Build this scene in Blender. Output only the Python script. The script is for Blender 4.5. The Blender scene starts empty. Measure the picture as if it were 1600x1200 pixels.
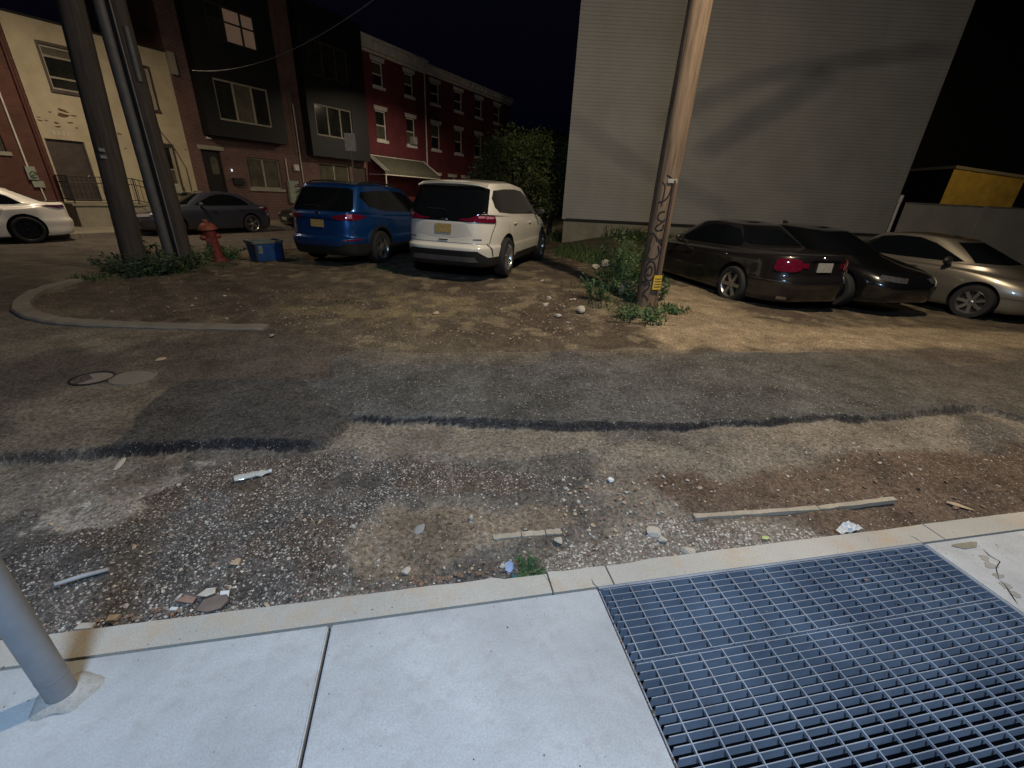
import bpy, bmesh, math, random
import numpy as np
from mathutils import Vector, Matrix
from mathutils.bvhtree import BVHTree
rad = math.radians
S = bpy.context.scene
COL = S.collection
# ------------------------------------------------------------------ camera
cam_d = bpy.data.cameras.new('camera'); cam = bpy.data.objects.new('camera', cam_d); COL.objects.link(cam)
S.camera = cam
FPX, CH = 655.0, 1.6
cam_d.sensor_width = 36; cam_d.lens = FPX / 1600 * 36; cam_d.clip_start = 0.05; cam_d.clip_end = 1500
RM = Matrix(((0.9811101067, 0.0362677278, -0.1900200262), (-0.1879868107, 0.4105359462, -0.8922562389),
             (0.0456499449, 0.9111228725, 0.4095988205)))
cam.matrix_world = Matrix.Translation((0, 0, CH)) @ RM.to_4x4()
# ------------------------------------------------------------------ world: night sky
W = bpy.data.worlds.new('World'); S.world = W; W.use_nodes = True
wn = W.node_tree.nodes; wl = W.node_tree.links
bg = wn['Background']
sky = wn.new('ShaderNodeTexSky'); sky.sky_type = 'NISHITA'; sky.sun_disc = False
sky.sun_elevation = rad(-4); sky.sun_rotation = rad(200)
addn = wn.new('ShaderNodeMix'); addn.data_type = 'RGBA'; addn.blend_type = 'ADD'; addn.inputs[0].default_value = 1.0
wl.new(sky.outputs[0], addn.inputs[6]); addn.inputs[7].default_value = (0.006, 0.010, 0.048, 1)
wl.new(addn.outputs[2], bg.inputs[0]); bg.inputs[1].default_value = 0.05
# ------------------------------------------------------------------ view
S.view_settings.view_transform = 'Standard'; S.view_settings.look = 'None'
S.view_settings.exposure = 0.0; S.view_settings.gamma = 1.0; S.view_settings.use_curve_mapping = False
S.render.resolution_x = 1024; S.render.resolution_y = 768

# ------------------------------------------------------------------ lamps of the place (all hang outside the frame)
def lamp(name, kind, loc, target, power, color, size=0.3, spread=180):
    d = bpy.data.lights.new(name, kind); d.energy = power; d.color = color
    if kind == 'AREA':
        d.shape = 'DISK'; d.size = size; d.spread = rad(spread)
    else:
        d.shadow_soft_size = size
    o = bpy.data.objects.new(name, d); COL.objects.link(o); o.location = loc
    o.rotation_euler = (Vector(target) - Vector(loc)).to_track_quat('-Z', 'Y').to_euler()
    return o
lamp('doorway_lamp', 'AREA', (-0.35, -1.35, 4.3), (0.6, 1.6, 0), 275, (0.49, 0.71, 1.0), 0.9)
lamp('street_lamp_light', 'AREA', (4.3, 3.5, 8.2), (4.2, 6.4, 0), 760, (1.0, 0.81, 0.56), 0.3)
lamp('corner_lamp_light', 'AREA', (-8.8, 15.6, 6.6), (-9.6, 16.8, 0), 270, (1.0, 0.80, 0.55), 0.3, 160)
lamp('far_street_lamp_light', 'AREA', (2.0, 26.0, 6.6), (0.8, 27.2, 0), 330, (1.0, 0.82, 0.60), 0.3, 150)
lamp('yard_lamp_light', 'AREA', (27.0, 15.5, 5.6), (28.0, 20.0, 3.2), 45, (1.0, 0.72, 0.30), 0.3)

# ------------------------------------------------------------------ pixel -> world helpers
U = Vector((0.65657, 0.75426, 0)); N = Vector((0.75426, -0.65657, 0))      # row-house street: along, and facing normal
Fh = Vector((0.2082946, 0.97806613, 0))
C0 = Vector((0, 0, CH))
def ray(x, y): return RM @ Vector((x - 800, 600 - y, -FPX))
def gp(x, y, z=-0.1):
    d = ray(x, y); return C0 + d * ((z - CH) / d.z)
def onpl(x, y, p, n):
    d = ray(x, y); return C0 + d * ((p - C0).dot(n) / d.dot(n))
def fs(x, y, dist=22.0):                                                 # pixel -> (along, height) on the facade plane
    p = onpl(x, y, -N * dist, N); return p.dot(U), p.z

# ------------------------------------------------------------------ noise for the ground
def _h(i, j, s):
    v = np.sin(i * 127.1 + j * 311.7 + s * 74.7) * 43758.5453
    return v - np.floor(v)
def vn(x, y, sc, s=0):
    x = np.asarray(x) / sc; y = np.asarray(y) / sc
    i = np.floor(x); j = np.floor(y); a = x - i; b = y - j
    a = a * a * (3 - 2 * a); b = b * b * (3 - 2 * b)
    return (_h(i, j, s) * (1 - a) + _h(i + 1, j, s) * a) * (1 - b) + (_h(i, j + 1, s) * (1 - a) + _h(i + 1, j + 1, s) * a) * b
def fbm(x, y, sc, s=0, o=4):
    r = 0; w = 0.5; t = 0
    for k in range(o):
        r = r + w * vn(x + k * 17.3, y - k * 9.1, sc, s + k); t += w; w *= 0.5; sc *= 0.5
    return r / t
def ss(a, b, x):
    t = np.clip((np.asarray(x, float) - a) / (b - a), 0, 1); return t * t * (3 - 2 * t)
def sd_poly(x, y, P):                                                    # signed distance, negative inside
    d = np.full(x.shape, 1e9); ins = np.zeros(x.shape, bool); n = len(P)
    for k in range(n):
        ax, ay = P[k]; bx, by = P[(k + 1) % n]
        ex, ey = bx - ax, by - ay
        t = np.clip(((x - ax) * ex + (y - ay) * ey) / (ex * ex + ey * ey + 1e-12), 0, 1)
        d = np.minimum(d, (x - ax - t * ex) ** 2 + (y - ay - t * ey) ** 2)
        c = ((ay > y) != (by > y)) & (x < ex * (y - ay) / (ey if abs(ey) > 1e-12 else 1e-12) + ax)
        ins ^= c
    d = np.sqrt(d); return np.where(ins, -d, d)
def pxpoly(pts, z=-0.1): return [(gp(a, b, z).x, gp(a, b, z).y) for a, b in pts]

Z_ROAD = pxpoly([(-200, 722), (0, 713), (90, 704), (180, 697), (300, 692), (420, 690), (503, 690), (520, 676), (545, 650), (620, 652), (700, 656),
                 (800, 659), (900, 662), (1000, 663), (1100, 661), (1200, 657), (1300, 650), (1400, 646), (1530, 634), (1600, 652), (1800, 660),
                 (1900, 560), (1700, 548), (1600, 544), (1420, 547), (1300, 545), (1180, 549), (1000, 544), (850, 547), (700, 552), (620, 547), (560, 545),
                 (500, 530), (455, 517), (415, 511), (300, 512), (200, 509), (110, 505), (50, 490), (26, 478), (40, 460), (90, 442), (170, 430),
                 (230, 412), (300, 392), (390, 383), (460, 374), (520, 366), (600, 352), (690, 342), (800, 336), (800, 331), (600, 329), (-200, 329), (-900, 400)])
Z_NEW = pxpoly([(530, 660), (700, 670), (900, 675), (1200, 668), (1530, 645), (1800, 680), (1900, 560), (1650, 556), (1500, 574), (1400, 552), (1180, 551), (850, 549), (700, 553), (560, 545),
                (515, 560), (520, 590), (470, 594), (520, 640)])
Z_PATCH = pxpoly([(150, 725), (180, 690), (215, 650), (262, 607), (300, 594), (400, 590), (470, 593), (520, 632), (545, 660), (510, 720)])
Z_GRAV = pxpoly([(-60, 900), (60, 830), (180, 770), (350, 715), (560, 690), (700, 715), (870, 722), (960, 738), (800, 752), (660, 770),
                 (590, 790), (540, 850), (520, 930), (250, 990), (-100, 1020)], -0.09)
Z_CEM = pxpoly([(20, 830), (60, 780), (200, 750), (300, 705), (330, 725), (200, 800), (60, 850)], -0.09)
Z_GRAV2 = pxpoly([(860, 850), (1000, 800), (1100, 812), (1300, 815), (1250, 850), (1050, 880), (860, 905)], -0.09)
Z_BROWN = pxpoly([(1180, 720), (1380, 690), (1700, 690), (1800, 830), (1300, 815), (1060, 800), (1000, 740)], -0.09)
Z_TAN = pxpoly([(545, 830), (600, 790), (760, 775), (900, 770), (920, 800), (780, 825), (700, 880), (560, 920)], -0.09)
Z_SAND = pxpoly([(1035, 440), (1120, 470), (1200, 510), (1400, 505), (1640, 520), (1640, 545), (1400, 545), (1180, 547), (1060, 545), (1000, 530), (1010, 505)])
Z_DARKLOT = pxpoly([(150, 440), (330, 440), (430, 430), (560, 450), (640, 470), (560, 500), (420, 505), (110, 500), (60, 480)])
Z_GREEN = pxpoly([(870, 372), (1000, 375), (1040, 420), (960, 470), (910, 450), (930, 405), (870, 400)])
Z_YEL = pxpoly([(420, 470), (560, 455), (700, 470), (760, 500), (560, 510), (430, 490)])
def gh(x, y):
    x = np.asarray(x, float); y = np.asarray(y, float)
    d = -(x * N.x + y * N.y); f = Fh.x * x + Fh.y * y
    h = -0.10 + 0 * x
    h = h - 0.12 * ss(9.5, 14.5, d)
    h = h + 0.16 * np.exp(-(((x - 1) / 3.2) ** 2 + ((y - 10.8) / 3.0) ** 2))
    h = h - 0.14 * ss(5.5, 9, x) * ss(4.5, 6.5, y)
    h = h + 0.50 * ss(11, 16, f) * ss(2.0, 5.5, x - 0.25 * y + 2) * (1 - ss(11, 15, x))
    return h
def gz(x, y): return float(gh(x, y))

# ------------------------------------------------------------------ materials
def newmat(name):
    m = bpy.data.materials.new(name); m.use_nodes = True
    return m, m.node_tree.nodes, m.node_tree.links, m.node_tree.nodes['Principled BSDF']
def mixc(n, l, f, a, b, mode='MIX'):
    m = n.new('ShaderNodeMix'); m.data_type = 'RGBA'; m.blend_type = mode
    for i, v in ((0, f), (6, a), (7, b)):
        if hasattr(v, 'links'): l.new(v, m.inputs[i])
        else: m.inputs[i].default_value = v if i == 0 else (*v[:3], 1)
    return m.outputs[2]
def noise(n, l, sc, det=4, co=None, rough=0.6):
    t = n.new('ShaderNodeTexNoise'); t.inputs['Scale'].default_value = sc; t.inputs['Detail'].default_value = det
    t.inputs['Roughness'].default_value = rough
    if co is not None: l.new(co, t.inputs['Vector'])
    return t.outputs['Fac']
def ramp(n, l, x, *st):
    r = n.new('ShaderNodeValToRGB'); l.new(x, r.inputs[0]); e = r.color_ramp.elements
    e[0].position, e[0].color = st[0][0], (*[st[0][1]] * 3, 1); e[1].position, e[1].color = st[-1][0], (*[st[-1][1]] * 3, 1)
    for p, v in st[1:-1]:
        q = e.new(p); q.color = (v, v, v, 1)
    return r.outputs[0]
def bump(n, l, b, h, s, d=0.02, prev=None):
    t = n.new('ShaderNodeBump'); t.inputs['Strength'].default_value = s; t.inputs['Distance'].default_value = d
    l.new(h, t.inputs['Height'])
    if prev is not None: l.new(prev, t.inputs['Normal'])
    l.new(t.outputs[0], b.inputs['Normal']); return t.outputs[0]
def objco(n, sc=(1, 1, 1)):
    t = n.new('ShaderNodeTexCoord'); mp = n.new('ShaderNodeMapping'); mp.inputs['Scale'].default_value = sc
    return t, mp
def M(name, c, rough=0.6, metal=0.0, var=0.25, sc=8.0, bmp=0.0, coat=0.0, stretch=(1, 1, 1), emit=None, spec=0.5, trans=0):
    m, n, l, b = newmat(name)
    t, mp = objco(n, stretch); l.new(t.outputs['Object'], mp.inputs[0])
    f = noise(n, l, sc, 5, mp.outputs[0])
    r = ramp(n, l, f, (0.3, 0.0), (0.7, 1.0))
    lo = [max(0, v * (1 - var)) for v in c]; hi = [min(1, v * (1 + var)) for v in c]
    l.new(mixc(n, l, r, lo, hi), b.inputs['Base Color'])
    b.inputs['Roughness'].default_value = rough; b.inputs['Metallic'].default_value = metal
    b.inputs['Coat Weight'].default_value = coat; b.inputs['Coat Roughness'].default_value = 0.06
    b.inputs['Specular IOR Level'].default_value = spec
    b.inputs['Transmission Weight'].default_value = trans
    if bmp: bump(n, l, b, f, bmp, 0.01)
    if emit:
        b.inputs['Emission Color'].default_value = (*emit[:3], 1); b.inputs['Emission Strength'].default_value = emit[3]
    return m
def ground_mat(name):
    m, n, l, b = newmat(name)
    a = n.new('ShaderNodeAttribute'); a.attribute_name = 'Col'
    k = n.new('ShaderNodeAttribute'); k.attribute_name = 'Msk'
    sep = n.new('ShaderNodeSeparateColor'); l.new(k.outputs['Color'], sep.inputs[0])
    co = n.new('ShaderNodeNewGeometry').outputs['Position']
    n1 = noise(n, l, 3.0, 8, co, 0.7); n2 = noise(n, l, 38.0, 5, co, 0.75)
    c = mixc(n, l, 1.0, a.outputs['Color'], mixc(n, l, ramp(n, l, n1, (0.3, 0.0), (0.72, 1.0)), (0.55, 0.53, 0.51), (1.50, 1.48, 1.46)), 'MULTIPLY')
    c = mixc(n, l, 1.0, c, mixc(n, l, ramp(n, l, n2, (0.35, 0.0), (0.68, 1.0)), (0.36, 0.36, 0.36), (1.75, 1.75, 1.75)), 'MULTIPLY')
    # pale stone chips
    v = n.new('ShaderNodeTexVoronoi'); v.inputs['Scale'].default_value = 48; l.new(co, v.inputs['Vector'])
    sp = n.new('ShaderNodeMath'); sp.operation = 'LESS_THAN'; l.new(v.outputs['Distance'], sp.inputs[0])
    hs = n.new('ShaderNodeSeparateColor'); l.new(v.outputs['Color'], hs.inputs[0])
    th = n.new('ShaderNodeMath'); th.operation = 'MULTIPLY'; l.new(ramp(n, l, hs.outputs[0], (0.70, 0.0), (1.0, 0.42)), th.inputs[0]); l.new(sep.outputs[0], th.inputs[1])
    l.new(th.outputs[0], sp.inputs[1])
    c = mixc(n, l, sp.outputs[0], c, mixc(n, l, hs.outputs[1], (0.20, 0.19, 0.18), (0.46, 0.43, 0.39)))
    v3 = n.new('ShaderNodeTexVoronoi'); v3.inputs['Scale'].default_value = 115; l.new(co, v3.inputs['Vector'])
    h3 = n.new('ShaderNodeSeparateColor'); l.new(v3.outputs['Color'], h3.inputs[0])
    s3 = n.new('ShaderNodeMath'); s3.operation = 'LESS_THAN'; l.new(v3.outputs['Distance'], s3.inputs[0]); l.new(ramp(n, l, h3.outputs[0], (0.62, 0.0), (1.0, 0.40)), s3.inputs[1])
    c = mixc(n, l, s3.outputs[0], c, mixc(n, l, h3.outputs[1], (0.05, 0.045, 0.04), (0.34, 0.32, 0.29)))
    l.new(c, b.inputs['Base Color']); b.inputs['Roughness'].default_value = 0.9
    b.inputs['Specular IOR Level'].default_value = 0.25
    p = bump(n, l, b, n2, 0.75, 0.012)
    bump(n, l, b, v.outputs['Distance'], 0.35, 0.01, p)
    return m
def brick_mat(name, c1, c2, mortar, sc=1.0, dirt=0.3):
    m, n, l, b = newmat(name)
    t = n.new('ShaderNodeTexCoord'); cx = n.new('ShaderNodeSeparateXYZ'); l.new(t.outputs['Object'], cx.inputs[0])
    ad = n.new('ShaderNodeMath'); l.new(cx.outputs[0], ad.inputs[0]); l.new(cx.outputs[1], ad.inputs[1])
    cb = n.new('ShaderNodeCombineXYZ'); l.new(ad.outputs[0], cb.inputs[0]); l.new(cx.outputs[2], cb.inputs[1])
    br = n.new('ShaderNodeTexBrick'); l.new(cb.outputs[0], br.inputs['Vector'])
    br.inputs['Scale'].default_value = sc; br.inputs['Brick Width'].default_value = 0.21; br.inputs['Row Height'].default_value = 0.075
    br.inputs['Mortar Size'].default_value = 0.011; br.inputs['Mortar Smooth'].default_value = 0.2
    br.inputs['Color1'].default_value = (*c1, 1); br.inputs['Color2'].default_value = (*c2, 1); br.inputs['Mortar'].default_value = (*mortar, 1)
    f = noise(n, l, 1.3, 6, t.outputs['Object'])
    c = mixc(n, l, 1.0, br.outputs['Color'], mixc(n, l, ramp(n, l, f, (0.3, 0), (0.7, 1)), [1 - dirt] * 3, [1 + dirt] * 3), 'MULTIPLY')
    l.new(c, b.inputs['Base Color']); b.inputs['Roughness'].default_value = 0.85
    bump(n, l, b, br.outputs['Fac'], -0.4, 0.01)
    return m
def siding_mat(name, c, pitch=0.105):
    m, n, l, b = newmat(name)
    t = n.new('ShaderNodeTexCoord'); s = n.new('ShaderNodeSeparateXYZ'); l.new(t.outputs['Object'], s.inputs[0])
    a = n.new('ShaderNodeMath'); a.operation = 'DIVIDE'; l.new(s.outputs[2], a.inputs[0]); a.inputs[1].default_value = pitch
    fr = n.new('ShaderNodeMath'); fr.operation = 'FRACT'; l.new(a.outputs[0], fr.inputs[0])
    f = noise(n, l, 0.7, 6, t.outputs['Object']); f2 = noise(n, l, 9, 4, t.outputs['Object'])
    c1 = mixc(n, l, ramp(n, l, f, (0.3, 0), (0.7, 1)), [v * 0.86 for v in c], [v * 1.1 for v in c])
    c1 = mixc(n, l, ramp(n, l, f2, (0.6, 0), (0.8, 0.25)), c1, [v * 0.7 for v in c])
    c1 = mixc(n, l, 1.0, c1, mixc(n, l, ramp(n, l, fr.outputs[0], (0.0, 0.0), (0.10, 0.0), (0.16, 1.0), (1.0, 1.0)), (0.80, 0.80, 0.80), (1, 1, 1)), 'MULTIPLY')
    l.new(c1, b.inputs['Base Color']); b.inputs['Roughness'].default_value = 0.62
    bump(n, l, b, ramp(n, l, fr.outputs[0], (0.0, 1.0), (0.12, 1.0), (0.13, 0.0), (1.0, 0.9)), 0.7, 0.013)
    return m
def concrete_mat(name, c, stain=(0.3, 0.22, 0.14), sa=0.25, sc=1.0):
    m, n, l, b = newmat(name)
    co = n.new('ShaderNodeNewGeometry').outputs['Position']
    a = noise(n, l, 1.7 * sc, 8, co, 0.65); f = noise(n, l, 140, 3, co, 0.7); g = noise(n, l, 14 * sc, 6, co, 0.7)
    c1 = mixc(n, l, ramp(n, l, a, (0.35, 0), (0.68, 1)), [v * 0.74 for v in c], [v * 1.10 for v in c])
    c1 = mixc(n, l, 1.0, c1, mixc(n, l, ramp(n, l, f, (0.3, 0), (0.7, 1)), (0.84, 0.84, 0.84), (1.13, 1.13, 1.13)), 'MULTIPLY')
    c1 = mixc(n, l, ramp(n, l, g, (0.5, 0), (0.78, sa)), c1, stain)
    big = noise(n, l, 0.55 * sc, 4, co, 0.5); sm = noise(n, l, 5.5 * sc, 7, co, 0.75)
    c1 = mixc(n, l, ramp(n, l, big, (0.42, 0.0), (0.62, 0.35)), c1, [v_ * 0.72 for v_ in c])
    c1 = mixc(n, l, ramp(n, l, sm, (0.60, 0.0), (0.72, 0.40)), c1, stain)
    v = n.new('ShaderNodeTexVoronoi'); v.inputs['Scale'].default_value = 26; l.new(co, v.inputs['Vector'])
    hs = n.new('ShaderNodeSeparateColor'); l.new(v.outputs['Color'], hs.inputs[0])
    lt = n.new('ShaderNodeMath'); lt.operation = 'LESS_THAN'; l.new(v.outputs['Distance'], lt.inputs[0]); l.new(ramp(n, l, hs.outputs[0], (0.8, 0), (1.0, 0.10)), lt.inputs[1])
    c1 = mixc(n, l, lt.outputs[0], c1, [v_ * 0.35 for v_ in c])
    l.new(c1, b.inputs['Base Color']); b.inputs['Roughness'].default_value = 0.8
    p = bump(n, l, b, f, 0.28, 0.004); bump(n, l, b, g, 0.25, 0.008, p)
    return m

m_ground = ground_mat('ground mix')
m_walk = concrete_mat('pavement concrete', (0.43, 0.445, 0.46), (0.27, 0.245, 0.24), 0.6)
m_kerb = concrete_mat('kerb concrete', (0.42, 0.40, 0.36), (0.40, 0.28, 0.16), 0.75, 0.35)
m_kerbold = concrete_mat('old kerb stone', (0.20, 0.175, 0.145), (0.10, 0.08, 0.06), 0.5)
m_conc = concrete_mat('old concrete', (0.24, 0.22, 0.17), (0.12, 0.10, 0.06), 0.5)
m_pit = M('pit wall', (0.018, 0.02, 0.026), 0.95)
m_grate0 = M('galvanised grate', (0.17, 0.215, 0.295), 0.62, 0.15, 0.38, 9, 0.15)
m_grate, _gn, _gl, _gb = newmat('weathered grate steel')
_gc = _gn.new('ShaderNodeNewGeometry').outputs['Position']
_f1 = noise(_gn, _gl, 3.0, 6, _gc, 0.6); _f2 = noise(_gn, _gl, 26, 5, _gc, 0.7)
_c = mixc(_gn, _gl, ramp(_gn, _gl, _f1, (0.3, 0.0), (0.7, 1.0)), (0.15, 0.18, 0.235), (0.28, 0.33, 0.41))
_c = mixc(_gn, _gl, ramp(_gn, _gl, _f2, (0.58, 0.0), (0.75, 0.65)), _c, (0.13, 0.085, 0.06))
_gl.new(_c, _gb.inputs['Base Color']); _gb.inputs['Roughness'].default_value = 0.6; _gb.inputs['Metallic'].default_value = 0.15
m_post = M('grey painted steel', (0.24, 0.25, 0.27), 0.5, 0.3, 0.12, 12, 0.05)
m_wood = M('weathered pole wood', (0.15, 0.105, 0.07), 0.9, 0, 0.45, 7, 0.6, stretch=(3, 3, 0.25))
m_wooddk = M('dark pole wood', (0.048, 0.038, 0.032), 0.9, 0, 0.4, 7, 0.5, stretch=(3, 3, 0.25))
m_riser = M('grey riser pipe', (0.085, 0.08, 0.08), 0.6, 0.2, 0.2, 6)
m_black = M('black plastic', (0.012, 0.012, 0.013), 0.55)
m_paint_black = M('black spray paint', (0.015, 0.012, 0.012), 0.7)
m_rubber = M('tyre rubber', (0.014, 0.014, 0.015), 0.85)
m_glass = M('dark car glass', (0.004, 0.005, 0.006), 0.06, 0, 0.1, spec=0.6)
m_glassg = M('grey tinted glass', (0.022, 0.022, 0.022), 0.12, 0, 0.1, spec=0.6)
m_pane = M('window glass', (0.018, 0.019, 0.017), 0.12, 0, 0.4, 2.0)
m_panec = M('curtained glass', (0.085, 0.08, 0.06), 0.25, 0, 0.35, 2.5)
m_panew = M('dimly lit blind', (0.26, 0.19, 0.14), 0.6, 0, 0.2, 2.5, emit=(1.0, 0.62, 0.42, 0.05))
m_chrome = M('bright metal', (0.6, 0.6, 0.6), 0.22, 1.0, 0.05)
m_alloy = M('alloy wheel', (0.48, 0.47, 0.46), 0.3, 0.9, 0.1)
m_alloydk = M('dark alloy wheel', (0.03, 0.03, 0.03), 0.35, 0.8, 0.1)
m_red = M('red lamp lens', (0.11, 0.005, 0.018), 0.1, 0, 0.3, 30, coat=1.0)
m_clear = M('clear lamp lens', (0.42, 0.40, 0.42), 0.08, 0.5, 0.5, 40, coat=1.0)
m_plate = M('yellow plate', (0.30, 0.22, 0.08), 0.5, 0, 0.3, 20)
m_platew = M('white plate', (0.30, 0.30, 0.27), 0.5, 0, 0.2, 20)
m_white = M('white trim paint', (0.58, 0.55, 0.50), 0.6, 0, 0.18, 4)
m_frame = M('pale window frame', (0.26, 0.24, 0.19), 0.6, 0, 0.15, 4)
m_framedk = M('dark window frame', (0.03, 0.028, 0.026), 0.6)
m_stucco = M('cream stucco', (0.40, 0.345, 0.245), 0.9, 0, 0.16, 1.6, 0.25)
m_darkclad = M('black cladding', (0.004, 0.0045, 0.006), 0.6)
m_door = M('brown steel door', (0.05, 0.035, 0.032), 0.55, 0, 0.3, 5)
m_doorbk = M('black door', (0.01, 0.01, 0.011), 0.45)
m_brickL = brick_mat('red brown brick', (0.11, 0.034, 0.024), (0.08, 0.027, 0.02), (0.075, 0.045, 0.038))
m_brickB = brick_mat('dark purple brick', (0.13, 0.055, 0.045), (0.085, 0.04, 0.035), (0.14, 0.11, 0.10))
m_brickR = brick_mat('painted red brick', (0.125, 0.020, 0.026), (0.105, 0.017, 0.022), (0.09, 0.018, 0.022))
m_siding = siding_mat('beige vinyl siding', (0.30, 0.295, 0.28))
m_fence = M('grey wall render', (0.30, 0.285, 0.25), 0.85, 0, 0.14, 1.2, 0.2)
m_dark = M('unlit wall', (0.02, 0.019, 0.018), 0.9)
m_yellow = M('yellow boards', (0.50, 0.34, 0.07), 0.8, 0, 0.25, 2.0, 0.2)
m_leaf = M('tree leaves', (0.055, 0.085, 0.024), 0.6, 0, 0.5, 3.0)
m_leaf2 = M('pale tree leaves', (0.15, 0.18, 0.055), 0.6, 0, 0.5, 3.0)
m_weed = M('weed leaves', (0.06, 0.11, 0.04), 0.7, 0, 0.5, 6.0)
m_grass = M('rough grass', (0.05, 0.085, 0.025), 0.8, 0, 0.5, 3.0)
m_bark = M('bark', (0.06, 0.045, 0.03), 0.9, 0, 0.4, 8, 0.5)
m_hyd = M('red hydrant paint', (0.15, 0.026, 0.018), 0.6, 0, 0.35, 14, 0.2)
m_hydcap = M('worn orange cap paint', (0.22, 0.055, 0.03), 0.6, 0, 0.35, 14, 0.2)
m_bin = M('blue bin plastic', (0.012, 0.052, 0.17), 0.45, 0, 0.25, 6)
m_rim = M('dusty grey rim', (0.13, 0.14, 0.12), 0.7, 0, 0.3, 10)
m_stoneA = M('pale rubble', (0.42, 0.38, 0.32), 0.9, 0, 0.25, 25, 0.3)
m_stoneB = M('tan rubble', (0.40, 0.30, 0.20), 0.9, 0, 0.3, 20, 0.3)
m_leafdry = M('dry leaf', (0.22, 0.135, 0.09), 0.8, 0, 0.4, 30)
m_trash = M('white plastic', (0.55, 0.55, 0.54), 0.5, 0, 0.1, 20)
m_meter = M('grey green meter box', (0.24, 0.27, 0.22), 0.6, 0, 0.15, 6)
m_wire = M('cable', (0.05, 0.045, 0.04), 0.6)
m_wirew = M('pale wire', (0.14, 0.12, 0.11), 0.5)
m_rust = M('terracotta chip', (0.24, 0.15, 0.115), 0.9, 0, 0.3, 20)
def paint(name, c, metal=0.3, rough=0.35): return M(name, c, rough, metal, 0.03, 3, coat=1.0)

# ------------------------------------------------------------------ mesh helpers
class MB:
    def __init__(s): s.v = []; s.f = []; s.mi = []
    def add(s, vs, fs_, mi=0):
        o = len(s.v); s.v += [tuple(v) for v in vs]; s.f += [tuple(i + o for i in f) for f in fs_]; s.mi += [mi] * len(fs_)
    def box(s, x0, x1, y0, y1, z0, z1, mi=0):
        v = [(x, y, z) for z in (z0, z1) for y in (y0, y1) for x in (x0, x1)]
        s.add(v, [(0, 2, 3, 1), (4, 5, 7, 6), (0, 1, 5, 4), (2, 6, 7, 3), (0, 4, 6, 2), (1, 3, 7, 5)], mi)
    def tube(s, pts, r, seg=10, mi=0, cap=True):
        pts = [Vector(p) for p in pts]; rs = r if isinstance(r, (list, tuple)) else [r] * len(pts)
        t0 = (pts[1] - pts[0]).normalized(); a = Vector((0, 0, 1)) if abs(t0.z) < 0.9 else Vector((1, 0, 0))
        nx = t0.cross(a).normalized(); vs = []
        for i, p in enumerate(pts):
            t = ((pts[min(i + 1, len(pts) - 1)] - pts[max(i - 1, 0)])).normalized()
            nx = (nx - t * nx.dot(t)).normalized(); ny = t.cross(nx)
            for k in range(seg):
                an = 2 * math.pi * k / seg; vs.append(p + (nx * math.cos(an) + ny * math.sin(an)) * rs[i])
        f = [(i * seg + k, i * seg + (k + 1) % seg, (i + 1) * seg + (k + 1) % seg, (i + 1) * seg + k) for i in range(len(pts) - 1) for k in range(seg)]
        if cap: f += [tuple(range(seg))[::-1], tuple((len(pts) - 1) * seg + k for k in range(seg))]
        s.add(vs, f, mi)
    def lathe(s, prof, seg=24, axis='z', mi=0, c=(0, 0, 0)):
        vs = []
        for r, z in prof:
            for k in range(seg):
                a = 2 * math.pi * k / seg; p = (r * math.cos(a), r * math.sin(a), z)
                if axis == 'y': p = (p[0], p[2], p[1])
                vs.append((p[0] + c[0], p[1] + c[1], p[2] + c[2]))
        f = [(i * seg + k, i * seg + (k + 1) % seg, (i + 1) * seg + (k + 1) % seg, (i + 1) * seg + k) for i in range(len(prof) - 1) for k in range(seg)]
        s.add(vs, f, mi)
    def build(s, name, mats, parent=None, smooth=False, bev=0):
        me = bpy.data.meshes.new(name); me.from_pydata(s.v, [], s.f)
        mats = mats if isinstance(mats, list) else [mats]
        for m in mats: me.materials.append(m)
        me.polygons.foreach_set('material_index', s.mi)
        me.update(); o = bpy.data.objects.new(name, me); COL.objects.link(o)
        bm = bmesh.new(); bm.from_mesh(me)
        if bev:
            bmesh.ops.remove_doubles(bm, verts=bm.verts, dist=1e-5)
            bmesh.ops.bevel(bm, geom=[e for e in bm.edges if e.calc_face_angle(0) > 0.6], offset=bev, segments=2, affect='EDGES', clamp_overlap=True)
        bmesh.ops.recalc_face_normals(bm, faces=bm.faces); bm.to_mesh(me); bm.free()
        if smooth:
            me.polygons.foreach_set('use_smooth', [True] * len(me.polygons)); me.set_sharp_from_angle(angle=rad(40))
        if parent: o.parent = parent
        return o
def tag(o, label, cat, group=None, kind=None):
    if label: o['label'] = label
    if cat: o['category'] = cat
    if group: o['group'] = group
    if kind: o['kind'] = kind
    return o
def thing(name, label, cat, loc=(0, 0, 0), rz=0, group=None):
    o = bpy.data.objects.new(name, None); COL.objects.link(o); o.location = loc; o.rotation_euler = (0, 0, rz)
    o.empty_display_size = 0.2
    return tag(o, label, cat, group)
def struct(o): o['kind'] = 'structure'; return o
def recenter(o):
    me = o.data; n = len(me.vertices); a = np.zeros(n * 3); me.vertices.foreach_get('co', a); a = a.reshape(-1, 3)
    c = a.mean(0); c[2] = a[:, 2].min(); a -= c; me.vertices.foreach_set('co', a.ravel()); o.location = c; me.update(); return o

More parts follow.
